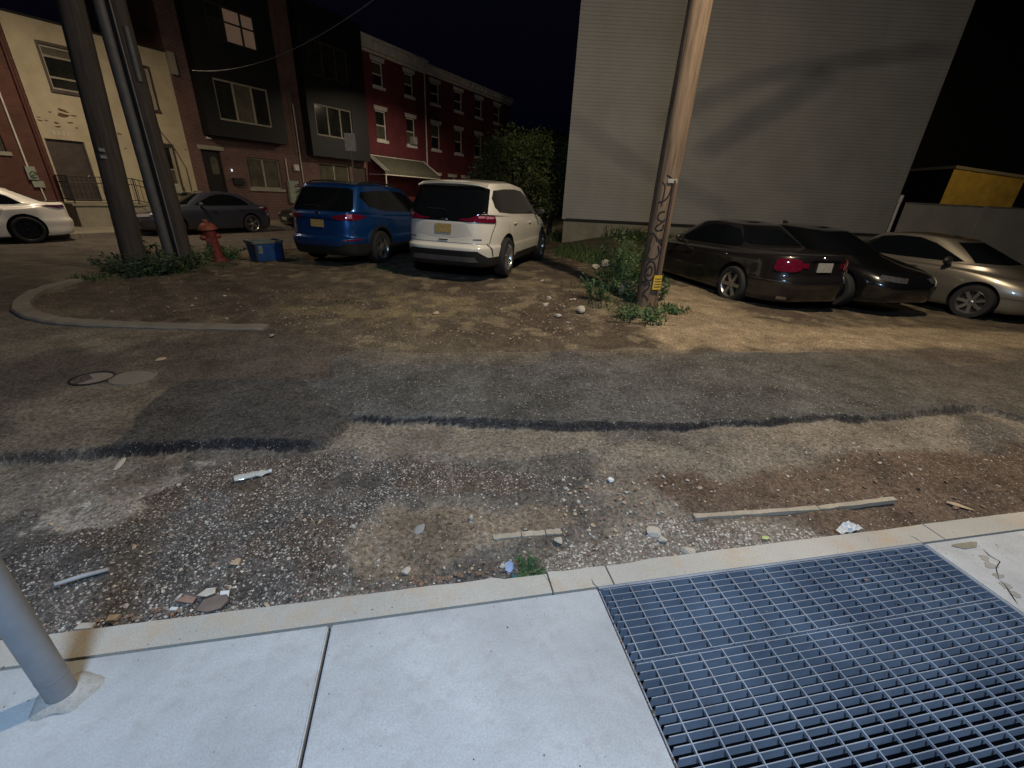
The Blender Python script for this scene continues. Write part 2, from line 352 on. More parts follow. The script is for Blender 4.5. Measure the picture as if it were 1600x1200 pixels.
# ------------------------------------------------------------------ ground sheet (a fan of fine cells), split into road and dirt
def build_ground():
    NA = 580
    ang = np.linspace(rad(-84), rad(84), NA); rr = np.concatenate([np.geomspace(1.15, 7, 330)[:-1], np.geomspace(7, 17, 110)[:-1], np.geomspace(17, 420, 60)]); NR = len(rr)
    # finer near rows
    A, Rr = np.meshgrid(ang, rr); X = Rr * np.sin(A); Y = Rr * np.cos(A) - 0.2
    X = X + 0.1
    w1 = fbm(X, Y, 0.35, 3) - 0.5; w2 = fbm(X, Y, 1.6, 9) - 0.5
    sroad = sd_poly(X + w1 * 0.10, Y + w1 * 0.10, Z_ROAD)
    R_ = ss(0.022, -0.022, sroad)
    lowedge = ss(3.9, 3.4, Y)                                # only the near edge of the overlay is a step
    new = ss(0.02, -0.02, sd_poly(X + w1 * 0.15, Y + w1 * 0.15, Z_NEW)); pat = ss(0.015, -0.015, sd_poly(X + w1 * 0.12, Y + w1 * 0.12, Z_PATCH))
    z = gh(X, Y)
    z = z - lowedge * (1 - R_) * 0.06
    z = z + (1 - R_) * ((fbm(X, Y, 0.5, 21) - 0.5) * 0.07 + (fbm(X, Y, 0.09, 5) - 0.5) * 0.030)
    z = z + R_ * (fbm(X, Y, 0.8, 2) - 0.5) * 0.012 + new * R_ * 0.006 + pat * R_ * 0.008
    z = z - 0.02 * (1 - R_) * ss(1.75, 1.4, Y) * 0
    def c(*v): return np.array(v)
    def mix(col, c2, m): return col * (1 - m[..., None]) + c2 * m[..., None]
    n1 = fbm(X, Y, 0.9, 30); n2 = fbm(X, Y, 0.25, 40); n3 = fbm(X, Y, 2.5, 50)
    dirt = np.zeros(X.shape + (3,)) + c(0.100, 0.083, 0.060)
    dirt = mix(dirt, c(0.070, 0.054, 0.041), ss(0.42, 0.6, n1)); dirt = mix(dirt, c(0.21, 0.175, 0.12), ss(0.55, 0.64, n2) * 0.6)
    spk = np.full(X.shape, 0.42)
    def zone(P, soft, wob, col, amt, s_=None):
        nonlocal dirt, spk
        m = ss(soft, -soft, sd_poly(X + w2 * wob + w1 * wob, Y + w1 * wob, P)) * amt
        dirt = mix(dirt, c(*col), m)
        if s_ is not None: spk = spk * (1 - m) + s_ * m
        return m
    strip = ss(3.3, 3.0, Y); grv_var = ss(.45, .62, fbm(X, Y, .45, 71))
    dirt = mix(dirt, c(0.175, 0.158, 0.136), strip * 0.8)                     # compacted grey dirt between the road and the kerb
    dirt = mix(dirt, c(0.060, 0.058, 0.058), strip * ss(0.50, 0.62, fbm(X, Y, 0.7, 77)) * 0.7)
    g1 = zone(Z_GRAV, 0.05, 0.30, (0.062, 0.058, 0.056), 0.92, 0.5)
    dirt = mix(dirt, c(.085, .060, .043), g1 * grv_var * .7)
    cem = ss(.05, -.05, sd_poly(X + w1 * .4, Y + w1 * .3, Z_CEM)) * ss(.50, .56, fbm(X, Y, .16, 33))
    dirt = mix(dirt, c(.27, .245, .22), cem)
    zone(Z_TAN, 0.05, 0.25, (0.19, 0.15, 0.108), 0.75, 0.4)
    zone(Z_BROWN, 0.08, 0.35, (0.090, 0.062, 0.045), 0.9, 0.12)
    g2 = zone(Z_GRAV2, 0.08, 0.2, (0.13, 0.115, 0.098), 0.8, 0.6)
    zone(Z_SAND, 0.15, 0.5, (0.25, 0.20, 0.14), 0.85, 0.3)
    zone(Z_DARKLOT, 0.4, 0.7, (0.080, 0.062, 0.050), 0.75, 0.15)
    zone(Z_YEL, 0.3, 0.6, (0.20, 0.165, 0.085), 0.5 * ss(0.4, 0.62, n2), 0.8)
    zone(Z_GREEN, 0.4, 0.6, (0.05, 0.058, 0.028), 0.7, 0.1)
    # old worn road
    old = np.zeros(dirt.shape) + c(0.135, 0.118, 0.095)
    old = mix(old, c(0.082, 0.068, 0.058), ss(0.45, 0.6, n3)); old = mix(old, c(0.175, 0.150, 0.115), ss(0.5, 0.66, n1) * 0.6)
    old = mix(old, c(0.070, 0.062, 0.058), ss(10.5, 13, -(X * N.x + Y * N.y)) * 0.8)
    newc = np.zeros(dirt.shape) + c(0.080, 0.082, 0.082)
    newc = mix(newc, c(0.062, 0.063, 0.063), ss(0.4, 0.6, n1)); newc = mix(newc, c(0.15, 0.125, 0.092), ss(0.52, 0.7, n3) * ss(4.0, 4.8, Y) * 0.8)
    newc = mix(newc, c(0.085, 0.074, 0.064), ss(3.5, 6, X) * 0.7)
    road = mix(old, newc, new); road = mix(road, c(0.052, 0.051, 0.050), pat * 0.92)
    spr = 0.12 + 0.75 * new * (1 - ss(3.5, 6, X) * 0.7) + 0.25 * pat
    # tar line along the overlay edge
    edge = np.abs(sroad - 0.005 + w2 * 0.05) ; e_on = lowedge * ss(-3.4, -1.7, X) * (1 - 0.45 * ss(3.4, 5.6, X)) + lowedge * ss(-1.7, -3.4, X) * 0.5
    wdt = 0.008 + 0.034 * vn(X, Y, 0.45, 61) + 0.03 * (w1 + .3) * ss(-.02, .03, -sroad)
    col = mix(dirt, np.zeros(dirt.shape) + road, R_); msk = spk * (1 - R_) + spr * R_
    tar = ss(1.0, 0.75, edge / wdt + (fbm(X, Y, .06, 14) - .5) * 1.6) * e_on * (0.85 + 0.15 * ss(.3, .55, fbm(X, Y, .5, 15)))
    jag = (np.abs(X + 0.75) < 0.13) & (Y > 2.8) & (Y < 3.25)
    tar = np.where(jag, tar * 0.6, tar)
    col = mix(col, c(0.012, 0.012, 0.016), tar * 0.95); msk = msk * (1 - tar * 0.85)
    lot_edge = ss(0.12, 0.0, np.abs(sroad)) * ss(3.8, 4.2, Y) * ss(-1.5, 0, X)
    col = mix(col, c(0.15, 0.13, 0.10), lot_edge * 0.4 * ss(0.4, 0.6, n2))
    idx = np.arange(NA * NR).reshape(NR, NA)
    q = np.stack([idx[:-1, :-1], idx[:-1, 1:], idx[1:, 1:], idx[1:, :-1]], -1).reshape(-1, 4)
    yc = Y.ravel()[q].mean(1); q = q[yc > 1.30]
    rc = R_.ravel()[q].mean(1); V = np.stack([X, Y, z], -1).reshape(-1, 3)
    C4 = np.concatenate([col.reshape(-1, 3), np.ones((NA * NR, 1))], 1); M4 = np.stack([msk.ravel(), tar.ravel(), R_.ravel(), np.ones(NA * NR)], -1)
    for nm, sel in (('road', rc > 0.5), ('dirt_ground', rc <= 0.5)):
        qq = q[sel]; used, inv = np.unique(qq, return_inverse=True); qq = inv.reshape(-1, 4)
        me = bpy.data.meshes.new(nm); me.vertices.add(len(used)); me.vertices.foreach_set('co', V[used].ravel())
        me.loops.add(qq.size); me.loops.foreach_set('vertex_index', qq.ravel().astype(np.int32))
        me.polygons.add(len(qq)); me.polygons.foreach_set('loop_start', (np.arange(len(qq)) * 4).astype(np.int32))
        me.update(calc_edges=True); me.polygons.foreach_set('use_smooth', [True] * len(qq))
        for an, src in (('Col', C4), ('Msk', M4)):
            at = me.color_attributes.new(an, 'FLOAT_COLOR', 'POINT'); at.data.foreach_set('color', src[used].astype(np.float32).ravel())
        me.materials.append(m_ground); o = bpy.data.objects.new(nm, me); COL.objects.link(o); struct(o)
        if me.polygons[0].normal.z < 0: me.flip_normals()
build_ground()

# ------------------------------------------------------------------ near pavement, kerb, grate
G0, G1 = 0.71, 2.56
def slab(mb, x0, x1, y0, y1, g=0.006): mb.box(x0 + g, x1 - g, y0 + g, y1 - g, -0.12, 0)
mb = MB()
ys = (1.245, 1.245)
for x0, x1 in ((-5.2, -3.55), (-3.55, -1.98), (-1.98, -0.43), (-0.43, G0)):
    for y0, y1 in ((-0.6, 1.245), (-2.4, -0.6), (-4.6, -2.4)): slab(mb, x0, x1, y0, y1)
for x0, x1 in ((G0, G1),):
    slab(mb, x0, x1, -2.4, -0.5); slab(mb, x0, x1, -4.6, -2.4)
for x0, x1 in ((G1, 4.2), (4.2, 5.8), (5.8, 7.6)):
    for y0, y1 in ((-0.6, 1.245), (-2.4, -0.6), (-4.6, -2.4)): slab(mb, x0, x1, y0, y1)
struct(mb.build('pavement', m_walk, bev=0.005))
mb = MB(); mb.box(-5.2, G0 - 0.03, -4.6, 1.24, -0.3, -0.03); mb.box(G1 + 0.03, 7.6, -4.6, 1.24, -0.3, -0.03)
mb.box(G0 - 0.03, G1 + 0.03, -4.6, -0.53, -0.3, -0.03)
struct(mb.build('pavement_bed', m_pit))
# kerb with slightly chipped outer edge
def kerb_obj():
    xs = [-5.2, -2.75, 0.50, 0.79, 2.72, 5.4, 7.6]; mb = MB(); rnd = random.Random(5)
    for a, b in zip(xs[:-1], xs[1:]):
        n = max(2, int((b - a) / 0.04)); vs = []
        for i in range(n + 1):
            x = a + 0.004 + (b - a - 0.008) * i / n; j = (float(fbm(x, 0.3, 0.12, 8)) - 0.5) * 0.009
            chip = 0.012 * max(0, float(vn(x, 1, 0.3, 4)) - 0.75) * 4
            if 0.28 < x < 0.5: chip += 0.012
            if x > 7: pass
            vs += [(x, 1.247, -0.2), (x, 1.247, 0.001), (x, 1.362 + j - chip, 0.001), (x, 1.378 + j - chip, -0.018), (x, 1.384 + j, -0.2)]
        f = [(i * 5 + k, (i + 1) * 5 + k, (i + 1) * 5 + k + 1, i * 5 + k + 1) for i in range(n) for k in range(4)] + [(4, 3, 2, 1, 0), tuple(n * 5 + k for k in range(5))]
        mb.add(vs, f)
    return struct(mb.build('kerb', m_kerb))
kerb_obj()
# worn cracks and dark joints on the kerb
mb = MB()
def crack(mb, pts, w, z=0.0035):
    P = [Vector((p[0], p[1], 0)) for p in pts]; vs = []
    for i, p in enumerate(P):
        t = (P[min(i + 1, len(P) - 1)] - P[max(i - 1, 0)]).normalized(); nn = Vector((-t.y, t.x, 0))
        ww = 0.5 * w * (0.5 + random.Random(i * 7 + len(P)).random()) * (0.25 if i in (0, len(P) - 1) else 1)
        vs += [(p.x + nn.x * ww, p.y + nn.y * ww, z), (p.x - nn.x * ww, p.y - nn.y * ww, z)]
    mb.add(vs, [(2 * i, 2 * i + 1, 2 * i + 3, 2 * i + 2) for i in range(len(P) - 1)])
def pxl(pts, z=0.0): return [gp(a, b, z) for a, b in pts]
crack(mb, pxl([(924, 905), (927, 912), (932, 917), (936, 924)]), 0.0035)
crack(mb, pxl([(845, 893), (852, 902), (858, 909), (868, 916)]), 0.0012)
crack(mb, pxl([(1420, 837), (1430, 841), (1440, 848)]), 0.003)
crack(mb, pxl([(1560, 905), (1556, 888), (1562, 878), (1545, 868), (1535, 858)]), 0.004)
crack(mb, pxl([(1590, 945), (1580, 930), (1570, 915), (1560, 905)]), 0.005)
struct(mb.build('pavement_cracks', m_pit))
mb = MB(); a = gp(1510, 853, 0); mb.add([(a.x + 0.075 * math.cos(t) * (1 + 0.3 * math.sin(3 * t)), a.y + 0.026 * math.sin(t) * (1 + 0.3 * math.cos(2 * t)), 0.004) for t in np.linspace(0, 6.28, 17)[:-1]], [tuple(range(16))])
struct(mb.build('pavement_pothole', m_conc))
m_wpatch = concrete_mat('worn patch concrete', (.30, .29, .27), (.15, .13, .11), .7)
mb = MB(); rnd = random.Random(11)
for px, py, r in ((1538, 872, 0.03), (1549, 884, 0.035), (1560, 900, 0.03), (1572, 915, 0.032), (1585, 928, 0.028)):
    a = gp(px, py, 0); mb.add([(a.x + r * math.cos(t) * rnd.uniform(.6, 1.2), a.y + r * 0.7 * math.sin(t) * rnd.uniform(.6, 1.2), 0.002) for t in np.linspace(0, 6.28, 13)[:-1]], [tuple(range(12))])
struct(mb.build('pavement_patch', m_wpatch))

gr = thing('vent_grate', 'large blue grey steel pavement grate set flush beside the kerb', 'grate', ((G0 + G1) / 2, 0.4, 0))
def to_local(mb, o): mb.v = [(v[0] - o.location.x, v[1] - o.location.y, v[2] - o.location.z) for v in mb.v]
YT, YS, YB = 1.235, 0.905, -0.5
for nm, ya, yb, off in (('grate_panel', YS + 0.004, YT, 0.0), ('grate_panel', -0.0, YS - 0.004, 0.035), ('grate_panel', YB, -0.008, 0.0)):
    mb = MB(); x0, x1 = G0 + 0.02, G1 - 0.012
    n = int((yb - ya) / 0.030); p = (yb - ya - 0.006) / n
    for i in range(n + 1):
        y = ya + p * i + (0.0012 * math.sin(i * 12.9) if 0 < i < n else 0); mb.box(x0, x1, y, y + 0.0030, -0.064 if yb > 1 else -0.056, -0.004)
    x = x0 + 0.03 + off
    while x < x1 - 0.01:
        mb.box(x - 0.0021, x + 0.0021, ya, yb, -0.014, -0.0025); x += 0.1005
    to_local(mb, gr); mb.build(nm, m_grate, gr)
mb = MB()
mb.box(G0 + 0.002, G1 - 0.002, YT + 0.001, YT + 0.012, -0.07, -0.002); mb.box(G1 - 0.010, G1 - 0.003, YB, YT, -0.07, -0.002)
mb.box(G0 + 0.003, G0 + 0.008, YB, YT, -0.07, -0.012)
to_local(mb, gr); mb.build('grate_frame', m_grate, gr)
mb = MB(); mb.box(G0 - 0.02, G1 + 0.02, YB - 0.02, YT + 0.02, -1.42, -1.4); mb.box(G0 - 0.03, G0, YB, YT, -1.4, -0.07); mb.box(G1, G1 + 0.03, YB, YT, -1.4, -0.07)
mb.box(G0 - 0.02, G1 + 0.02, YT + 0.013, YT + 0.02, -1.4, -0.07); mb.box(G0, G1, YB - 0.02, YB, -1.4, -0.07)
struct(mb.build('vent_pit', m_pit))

# debris in the grate gap
# ------------------------------------------------------------------ near steel post
m_wpost = concrete_mat('collar grout', (.36, .35, .33), (.16, .14, .12), .8, 4)
po = thing('sign_post', 'round grey steel post standing on the pavement at left', 'post', (-1.250, 1.112, 0))
mb = MB(); mb.lathe([(0.039, 0.0), (0.039, 2.9), (0.035, 2.92), (0.0, 2.92)], 32); mb.build('pole', m_post, po, True)
mb = MB(); mb.lathe([(0.0392, 0.10), (0.0398, 0.104), (0.0398, 0.110), (0.0392, 0.114)], 32); mb.build('weld_band', m_post, po, True)
mb = MB(); vs = []
for j, (r, z) in enumerate(((0.0395, 0.020), (0.056, 0.017), (0.074, 0.008), (0.082, -0.004))):
    for k in range(28):
        a = 2 * math.pi * k / 28; rr = r * (1 + (0.16 * math.sin(2 * a + 1.0) + 0.10 * math.sin(5 * a)) * j / 3)
        vs.append((rr * math.cos(a) + 0.012 * j / 3, rr * math.sin(a), z))
mb.add(vs, [(j * 28 + k, j * 28 + (k + 1) % 28, (j + 1) * 28 + (k + 1) % 28, (j + 1) * 28 + k) for j in range(3) for k in range(28)])
mb.build('grout_collar', m_wpost, po, True)

# ------------------------------------------------------------------ island kerb on the lot corner
kp = [(120, 436), (90, 443), (60, 452), (38, 465), (32, 478), (50, 490), (90, 498), (140, 502), (200, 504), (260, 506), (330, 507), (415, 508)]
kw = [gp(a, b, -0.05) for a, b in kp]
mb = MB()
P = []
for i in range(len(kw) - 1):
    for t in np.linspace(0, 1, 6)[:-1]:
        p0, p1, p2, p3 = kw[max(i - 1, 0)], kw[i], kw[i + 1], kw[min(i + 2, len(kw) - 1)]
        P.append(0.5 * ((2 * p1) + (p2 - p0) * t + (2 * p0 - 5 * p1 + 4 * p2 - p3) * t * t + (3 * p1 - p0 - 3 * p2 + p3) * t ** 3))
P.append(kw[-1]); vs = []; f = []
seglen = 0; brk = 0
for i, p in enumerate(P):
    t = (P[min(i + 1, len(P) - 1)] - P[max(i - 1, 0)]); t.z = 0; t.normalize(); nn = Vector((t.y, -t.x, 0))
    g = gz(p.x, p.y); hgt = 0.06 * (1 - 0.45 * i / len(P)) + 0.004 * math.sin(i * 1.9); w = 0.095 + 0.004 * math.sin(i * 1.3)
    hgt *= 0.88 if i % 10 == 9 else 1
    a = p + nn * w; b = p - nn * w
    vs += [(a.x, a.y, g - 0.1), (a.x, a.y, g + hgt - 0.02), (a.x - nn.x * 0.02, a.y - nn.y * 0.02, g + hgt), (b.x, b.y, g + hgt), (b.x, b.y, g - 0.1)]
f = [(i * 5 + k, (i + 1) * 5 + k, (i + 1) * 5 + k + 1, i * 5 + k + 1) for i in range(len(P) - 1) for k in range(4)] + [(0, 1, 2, 3, 4), tuple((len(P) - 1) * 5 + k for k in range(5))[::-1]]
mb.add(vs, f); struct(mb.build('corner_kerb', m_kerbold))

# manhole rings in the old road
for i, (px, py, lab, r) in enumerate(((145, 592, 'sunken round utility cover with raised rim, left of the pair in the road', 0.16), (209, 590, 'flat round utility cover, right of the pair in the road', 0.17))):
    g = gp(px, py, -0.1); o = thing('utility_cover', lab, 'utility cover', (g.x, g.y, gz(g.x, g.y)), 0, 'round utility covers in the old road')
    mb = MB(); mb.lathe([(r + 0.004, -0.02), (r + 0.004, 0.012 - i * .004), (r - 0.012, 0.014 - i * .004), (r - 0.014, -0.01)], 32); mb.build('ring', m_kerbold if i else m_black, o)
    mb = MB(); mb.lathe([(0.0, 0.002), (r - 0.016, 0.003), (r - 0.016, -0.02)], 32); mb.build('lid', m_kerbold, o)

# ------------------------------------------------------------------ utility poles
def wobble_pole(name, loc, r0, r1, h, mat, parent, seg=22, seed=0):
    mb = MB(); vs = []; n = 36; rnd = random.Random(seed); ph = [rnd.uniform(0, 6) for _ in range(4)]
    for j in range(n + 1):
        z = -0.3 + (h + 0.3) * j / n; r = r0 + (r1 - r0) * j / n
        for k in range(seg):
            a = 2 * math.pi * k / seg; rr = r * (1 + 0.02 * math.sin(3 * a + ph[0] + z * .3) + 0.015 * math.sin(7 * a + ph[1] - z) + 0.01 * math.sin(z * 2.1 + ph[2]))
            vs.append((rr * math.cos(a) + 0.015 * math.sin(z * .6 + ph[3]), rr * math.sin(a), z))
    mb.add(vs, [(j * seg + k, j * seg + (k + 1) % seg, (j + 1) * seg + (k + 1) % seg, (j + 1) * seg + k) for j in range(n) for k in range(seg)] + [tuple(n * seg + k for k in range(seg))])
    return mb.build(name, mat, parent, True)
pw = thing('utility_pole', 'weathered tan wooden utility pole with black graffiti and yellow tag, beside the dark cars', 'utility pole', (3.86, 6.88, gz(3.86, 6.88)))
wobble_pole('shaft', None, 0.185, 0.145, 9.5, m_wood, pw, seed=3)
camdir = math.atan2(-6.88, -3.86)
def on_shaft(az, z, off=0.012):
    r = 0.185 - 0.04 * (z + .3) / 9.8 + off; return (r * math.cos(camdir + az), r * math.sin(camdir + az), z)
strokes = [  # graffiti, running down the pole: (azimuth, height) strokes
    [(-0.15, 2.12), (0.28, 2.05), (0.4, 1.9), (0.25, 1.74), (-0.1, 1.64), (-0.5, 1.62)], [(-0.5, 2.0), (-0.15, 1.9), (-0.2, 1.55)],
    [(0.2, 1.46), (-0.2, 1.42), (-0.3, 1.32), (0.1, 1.27), (0.3, 1.3), (0.0, 1.22), (-0.35, 1.14), (-0.1, 1.08), (0.25, 1.12), (0.3, 1.2)],
    [(-0.8, 0.98), (-0.5, 1.03), (-0.2, 0.98), (0.0, 0.88), (0.3, 0.92), (0.35, 0.82), (-0.1, 0.95)], [(-0.45, 0.98), (-0.6, 0.8), (-0.5, 0.7)],
    [(0.15, 0.78), (0.3, 0.66), (0.15, 0.54), (-0.3, 0.5), (-0.65, 0.58), (-0.55, 0.7)],
    [(-0.4, 0.46), (0.0, 0.45), (0.25, 0.32), (0.3, 0.18), (0.0, 0.06), (-0.4, 0.1), (-0.6, 0.26), (-0.4, 0.46)], [(-0.5, 0.24), (-0.2, 0.36), (0.0, 0.28), (-0.1, 0.17), (-0.4, 0.2)],
    [(-0.8, -0.02 + .04), (-0.4, 0.0), (-0.15, -0.08 + .04)]]
mb = MB()
def smooth_pts(p, k=5):
    out = []
    for i in range(len(p) - 1):
        a, b, c, d = p[max(i - 1, 0)], p[i], p[i + 1], p[min(i + 2, len(p) - 1)]
        for t in np.linspace(0, 1, k + 1)[:-1]:
            out.append(tuple(0.5 * (2 * b[q] + (c[q] - a[q]) * t + (2 * a[q] - 5 * b[q] + 4 * c[q] - d[q]) * t * t + (3 * b[q] - a[q] - 3 * c[q] + d[q]) * t ** 3) for q in range(len(b))))
    return out + [p[-1]]
for s in strokes:
    q = [(a, 0.42 + z * 0.79) for a, z in s]
    mb.tube([on_shaft(a, z, 0.004) for a, z in smooth_pts(q)], 0.0135, 6)
q = [(-0.75, 0.40), (-0.35, 0.46), (-0.05, 0.42), (-0.05, 0.33), (-0.45, 0.24), (-0.2, 0.2), (0.1, 0.12)]
mb.tube([on_shaft(a, z, 0.004) for a, z in smooth_pts(q)], 0.0135, 6)
mb.build('graffiti', m_paint_black, pw, True)
mb = MB()
for az in (0.55,):
    pts = [on_shaft(az, z, 0.012) for z in np.linspace(0.45, 2.02, 12)]
    mb.tube(pts, 0.024, 8)
mb.build('cable_guard', M('brown cable guard', (0.06, 0.035, 0.03), 0.8), pw, True)
def shaft_sign(name, az0, az1, z0, z1, mat, off):
    mb = MB(); vs = []
    for i in range(7):
        az = az0 + (az1 - az0) * i / 6
        for z in (z0, z1):
            vs.append(on_shaft(az, z, off)); vs.append(on_shaft(az, z, off + 0.006))
    f = []
    for i in range(6):
        a = i * 4; b = a + 4; f += [(a + 1, a + 3, b + 3, b + 1), (a, b, b + 2, a + 2), (a, a + 1, b + 1, b), (a + 2, b + 2, b + 3, a + 3)]
    f += [(0, 2, 3, 1), (24, 25, 27, 26)]
    mb.add(vs, f); return mb.build(name, mat, pw, True)
shaft_sign('bracket', 0.0, 0.75, 1.98, 2.04, m_platew, 0.02)
m_ytag = M('yellow tag', (0.62, 0.42, 0.05), 0.5, 0, 0.1, 20)
tg = shaft_sign('pole_tag', 0.25, 0.98, 0.32, 0.56, m_ytag, 0.035)
mb = MB()
for z in (0.37, 0.415, 0.46, 0.505):
    mb.tube([on_shaft(a, z, 0.0425) for a in np.linspace(0.34, 0.9, 7)], 0.0055, 4)
o = mb.build('tag_line', m_door, tg)

pa = thing('utility_pole', 'leaning dark wooden utility pole, nearest the road at left among weeds', 'utility pole', (-5.60, 9.72, gz(-5.6, 9.7)), 0, 'dark poles at the lot corner')
pa.rotation_euler = (0, 0.052, 0)
wobble_pole('shaft', None, 0.19, 0.155, 10, m_wooddk, pa, seed=8)
for z in (1.98, 2.09):
    mb = MB(); mb.box(-0.02, 0.05, -0.205, -0.17, z, z + 0.05); mb.build('pole_number_plate', m_platew, pa)
pb = thing('utility_pole', 'dark wooden utility pole with grey riser pipe and pale guard wire, by the hydrant', 'utility pole', (-5.12, 10.5, gz(-5.1, 10.5)), 0, 'dark poles at the lot corner')
wobble_pole('shaft', None, 0.16, 0.14, 10, m_wooddk, pb, seed=12)
mb = MB(); mb.tube([(-0.21, -0.08, -0.1), (-0.21, -0.08, 9.5)], 0.10, 16); mb.build('riser_pipe', m_riser, pb, True)
mb = MB(); mb.tube([(0.02, -0.19, 0.02), (0.0, -0.185, 4), (0, -0.18, 9)], 0.012, 6); mb.build('guard_wire', m_wirew, pb, True)
mb = MB(); mb.tube([(0.10, -0.10, 4.1), (0.10, -0.10, 3.3)], 0.055, 12); mb.build('splice_box', m_riser, pb, True)

# ------------------------------------------------------------------ hydrant
hb = gp(342, 406, -0.08); hy = thing('fire_hydrant', 'faded red fire hydrant leaning beside the dark poles', 'fire hydrant', (hb.x, hb.y, gz(hb.x, hb.y)))
hy.rotation_euler = (0.02, -0.10, 0.3); hy.scale = (1.2, 1.2, 1.2)
mb = MB(); mb.lathe([(0.13, -0.05), (0.135, 0.04), (0.13, 0.06), (0.105, 0.07), (0.10, 0.50), (0.108, 0.52), (0.108, 0.60)], 24); mb.build('barrel', m_hyd, hy, True)
mb = MB(); mb.lathe([(0.108, 0.58), (0.155, 0.585), (0.16, 0.60), (0.15, 0.62), (0.125, 0.665), (0.085, 0.70), (0.045, 0.715), (0.045, 0.75), (0.03, 0.765), (0, 0.766)], 24); mb.build('bonnet', m_hydcap, hy, True)
for a in (0.4, 3.5):
    mb = MB(); d = Vector((math.cos(a), math.sin(a), 0)); mb.tube([d * 0.08 + Vector((0, 0, .46)), d * 0.15 + Vector((0, 0, .46))], 0.05, 14); mb.tube([d * 0.15 + Vector((0, 0, .46)), d * 0.17 + Vector((0, 0, .46))], 0.035, 6)
    mb.build('outlet', m_hyd, hy, True)
mb = MB()
mb.tube([(-0.02, -0.10, 0.40), (-0.02, -0.165, 0.40)], 0.062, 16); mb.tube([(-0.02, -0.165, 0.40), (-0.02, -0.185, 0.40)], 0.025, 5); mb.build('pumper_nozzle', m_hyd, hy, True)

# ------------------------------------------------------------------ blue crate
b0 = gp(401, 409, -0.08); b1 = gp(451, 404, -0.08); dv = (b1 - b0); L = 0.66; yaw = math.atan2(dv.y, dv.x) - 0.12
bi = thing('recycling_bin', 'blue open recycling bin with dusty grey rim next to the blue car', 'recycling bin', (b0.x + .33 * math.cos(yaw) - 0.22 * math.sin(yaw), b0.y + .33 * math.sin(yaw) + 0.22 * math.cos(yaw), gz(b0.x, b0.y) + 0.005), yaw)
bi.scale = (1.13, 1.13, 1.18)
def rrect(hx, hy_, r, z, n=5):
    return [(sx * (hx - r) + r * math.cos(a), sy * (hy_ - r) + r * math.sin(a), z) for q, (sx, sy) in enumerate(((1, 1), (-1, 1), (-1, -1), (1, -1))) for a in [math.pi / 2 * (q + k / n) for k in range(n + 1)]]
mb = MB(); rings = [rrect(0.27, 0.17, 0.04, 0.0), rrect(0.30, 0.20, 0.045, 0.36), rrect(0.29, 0.19, 0.04, 0.36), rrect(0.26, 0.16, 0.04, 0.015)]
k = len(rings[0]); mb.add(sum(rings, []), [(j * k + i, j * k + (i + 1) % k, (j + 1) * k + (i + 1) % k, (j + 1) * k + i) for j in range(3) for i in range(k)] + [tuple(range(k))[::-1], tuple(3 * k + i for i in range(k))])
mb.build('tub', m_bin, bi, True)
mb = MB(); rings = [rrect(0.315, 0.215, 0.05, 0.335), rrect(0.325, 0.225, 0.05, 0.385), rrect(0.285, 0.185, 0.04, 0.39), rrect(0.285, 0.185, 0.04, 0.362), rrect(0.303, 0.203, 0.045, 0.335)]
mb.add(sum(rings, []), [(j * k + i, j * k + (i + 1) % k, (j + 1) * k + (i + 1) % k, (j + 1) * k + i) for j in range(4) for i in range(k)]); mb.build('rim', m_rim, bi, True)
mb = MB(); mb.box(-0.22, -0.14, -0.212, -0.19, 0.15, 0.30); mb.build('sticker', m_rim, bi)
for q in ((-0.29, -0.26, -0.212, -0.16), (0.262, 0.285, -0.206, -0.17)):
    mb = MB(); mb.box(*q, 0.0, 0.34); mb.build('corner_rib', m_black, bi)


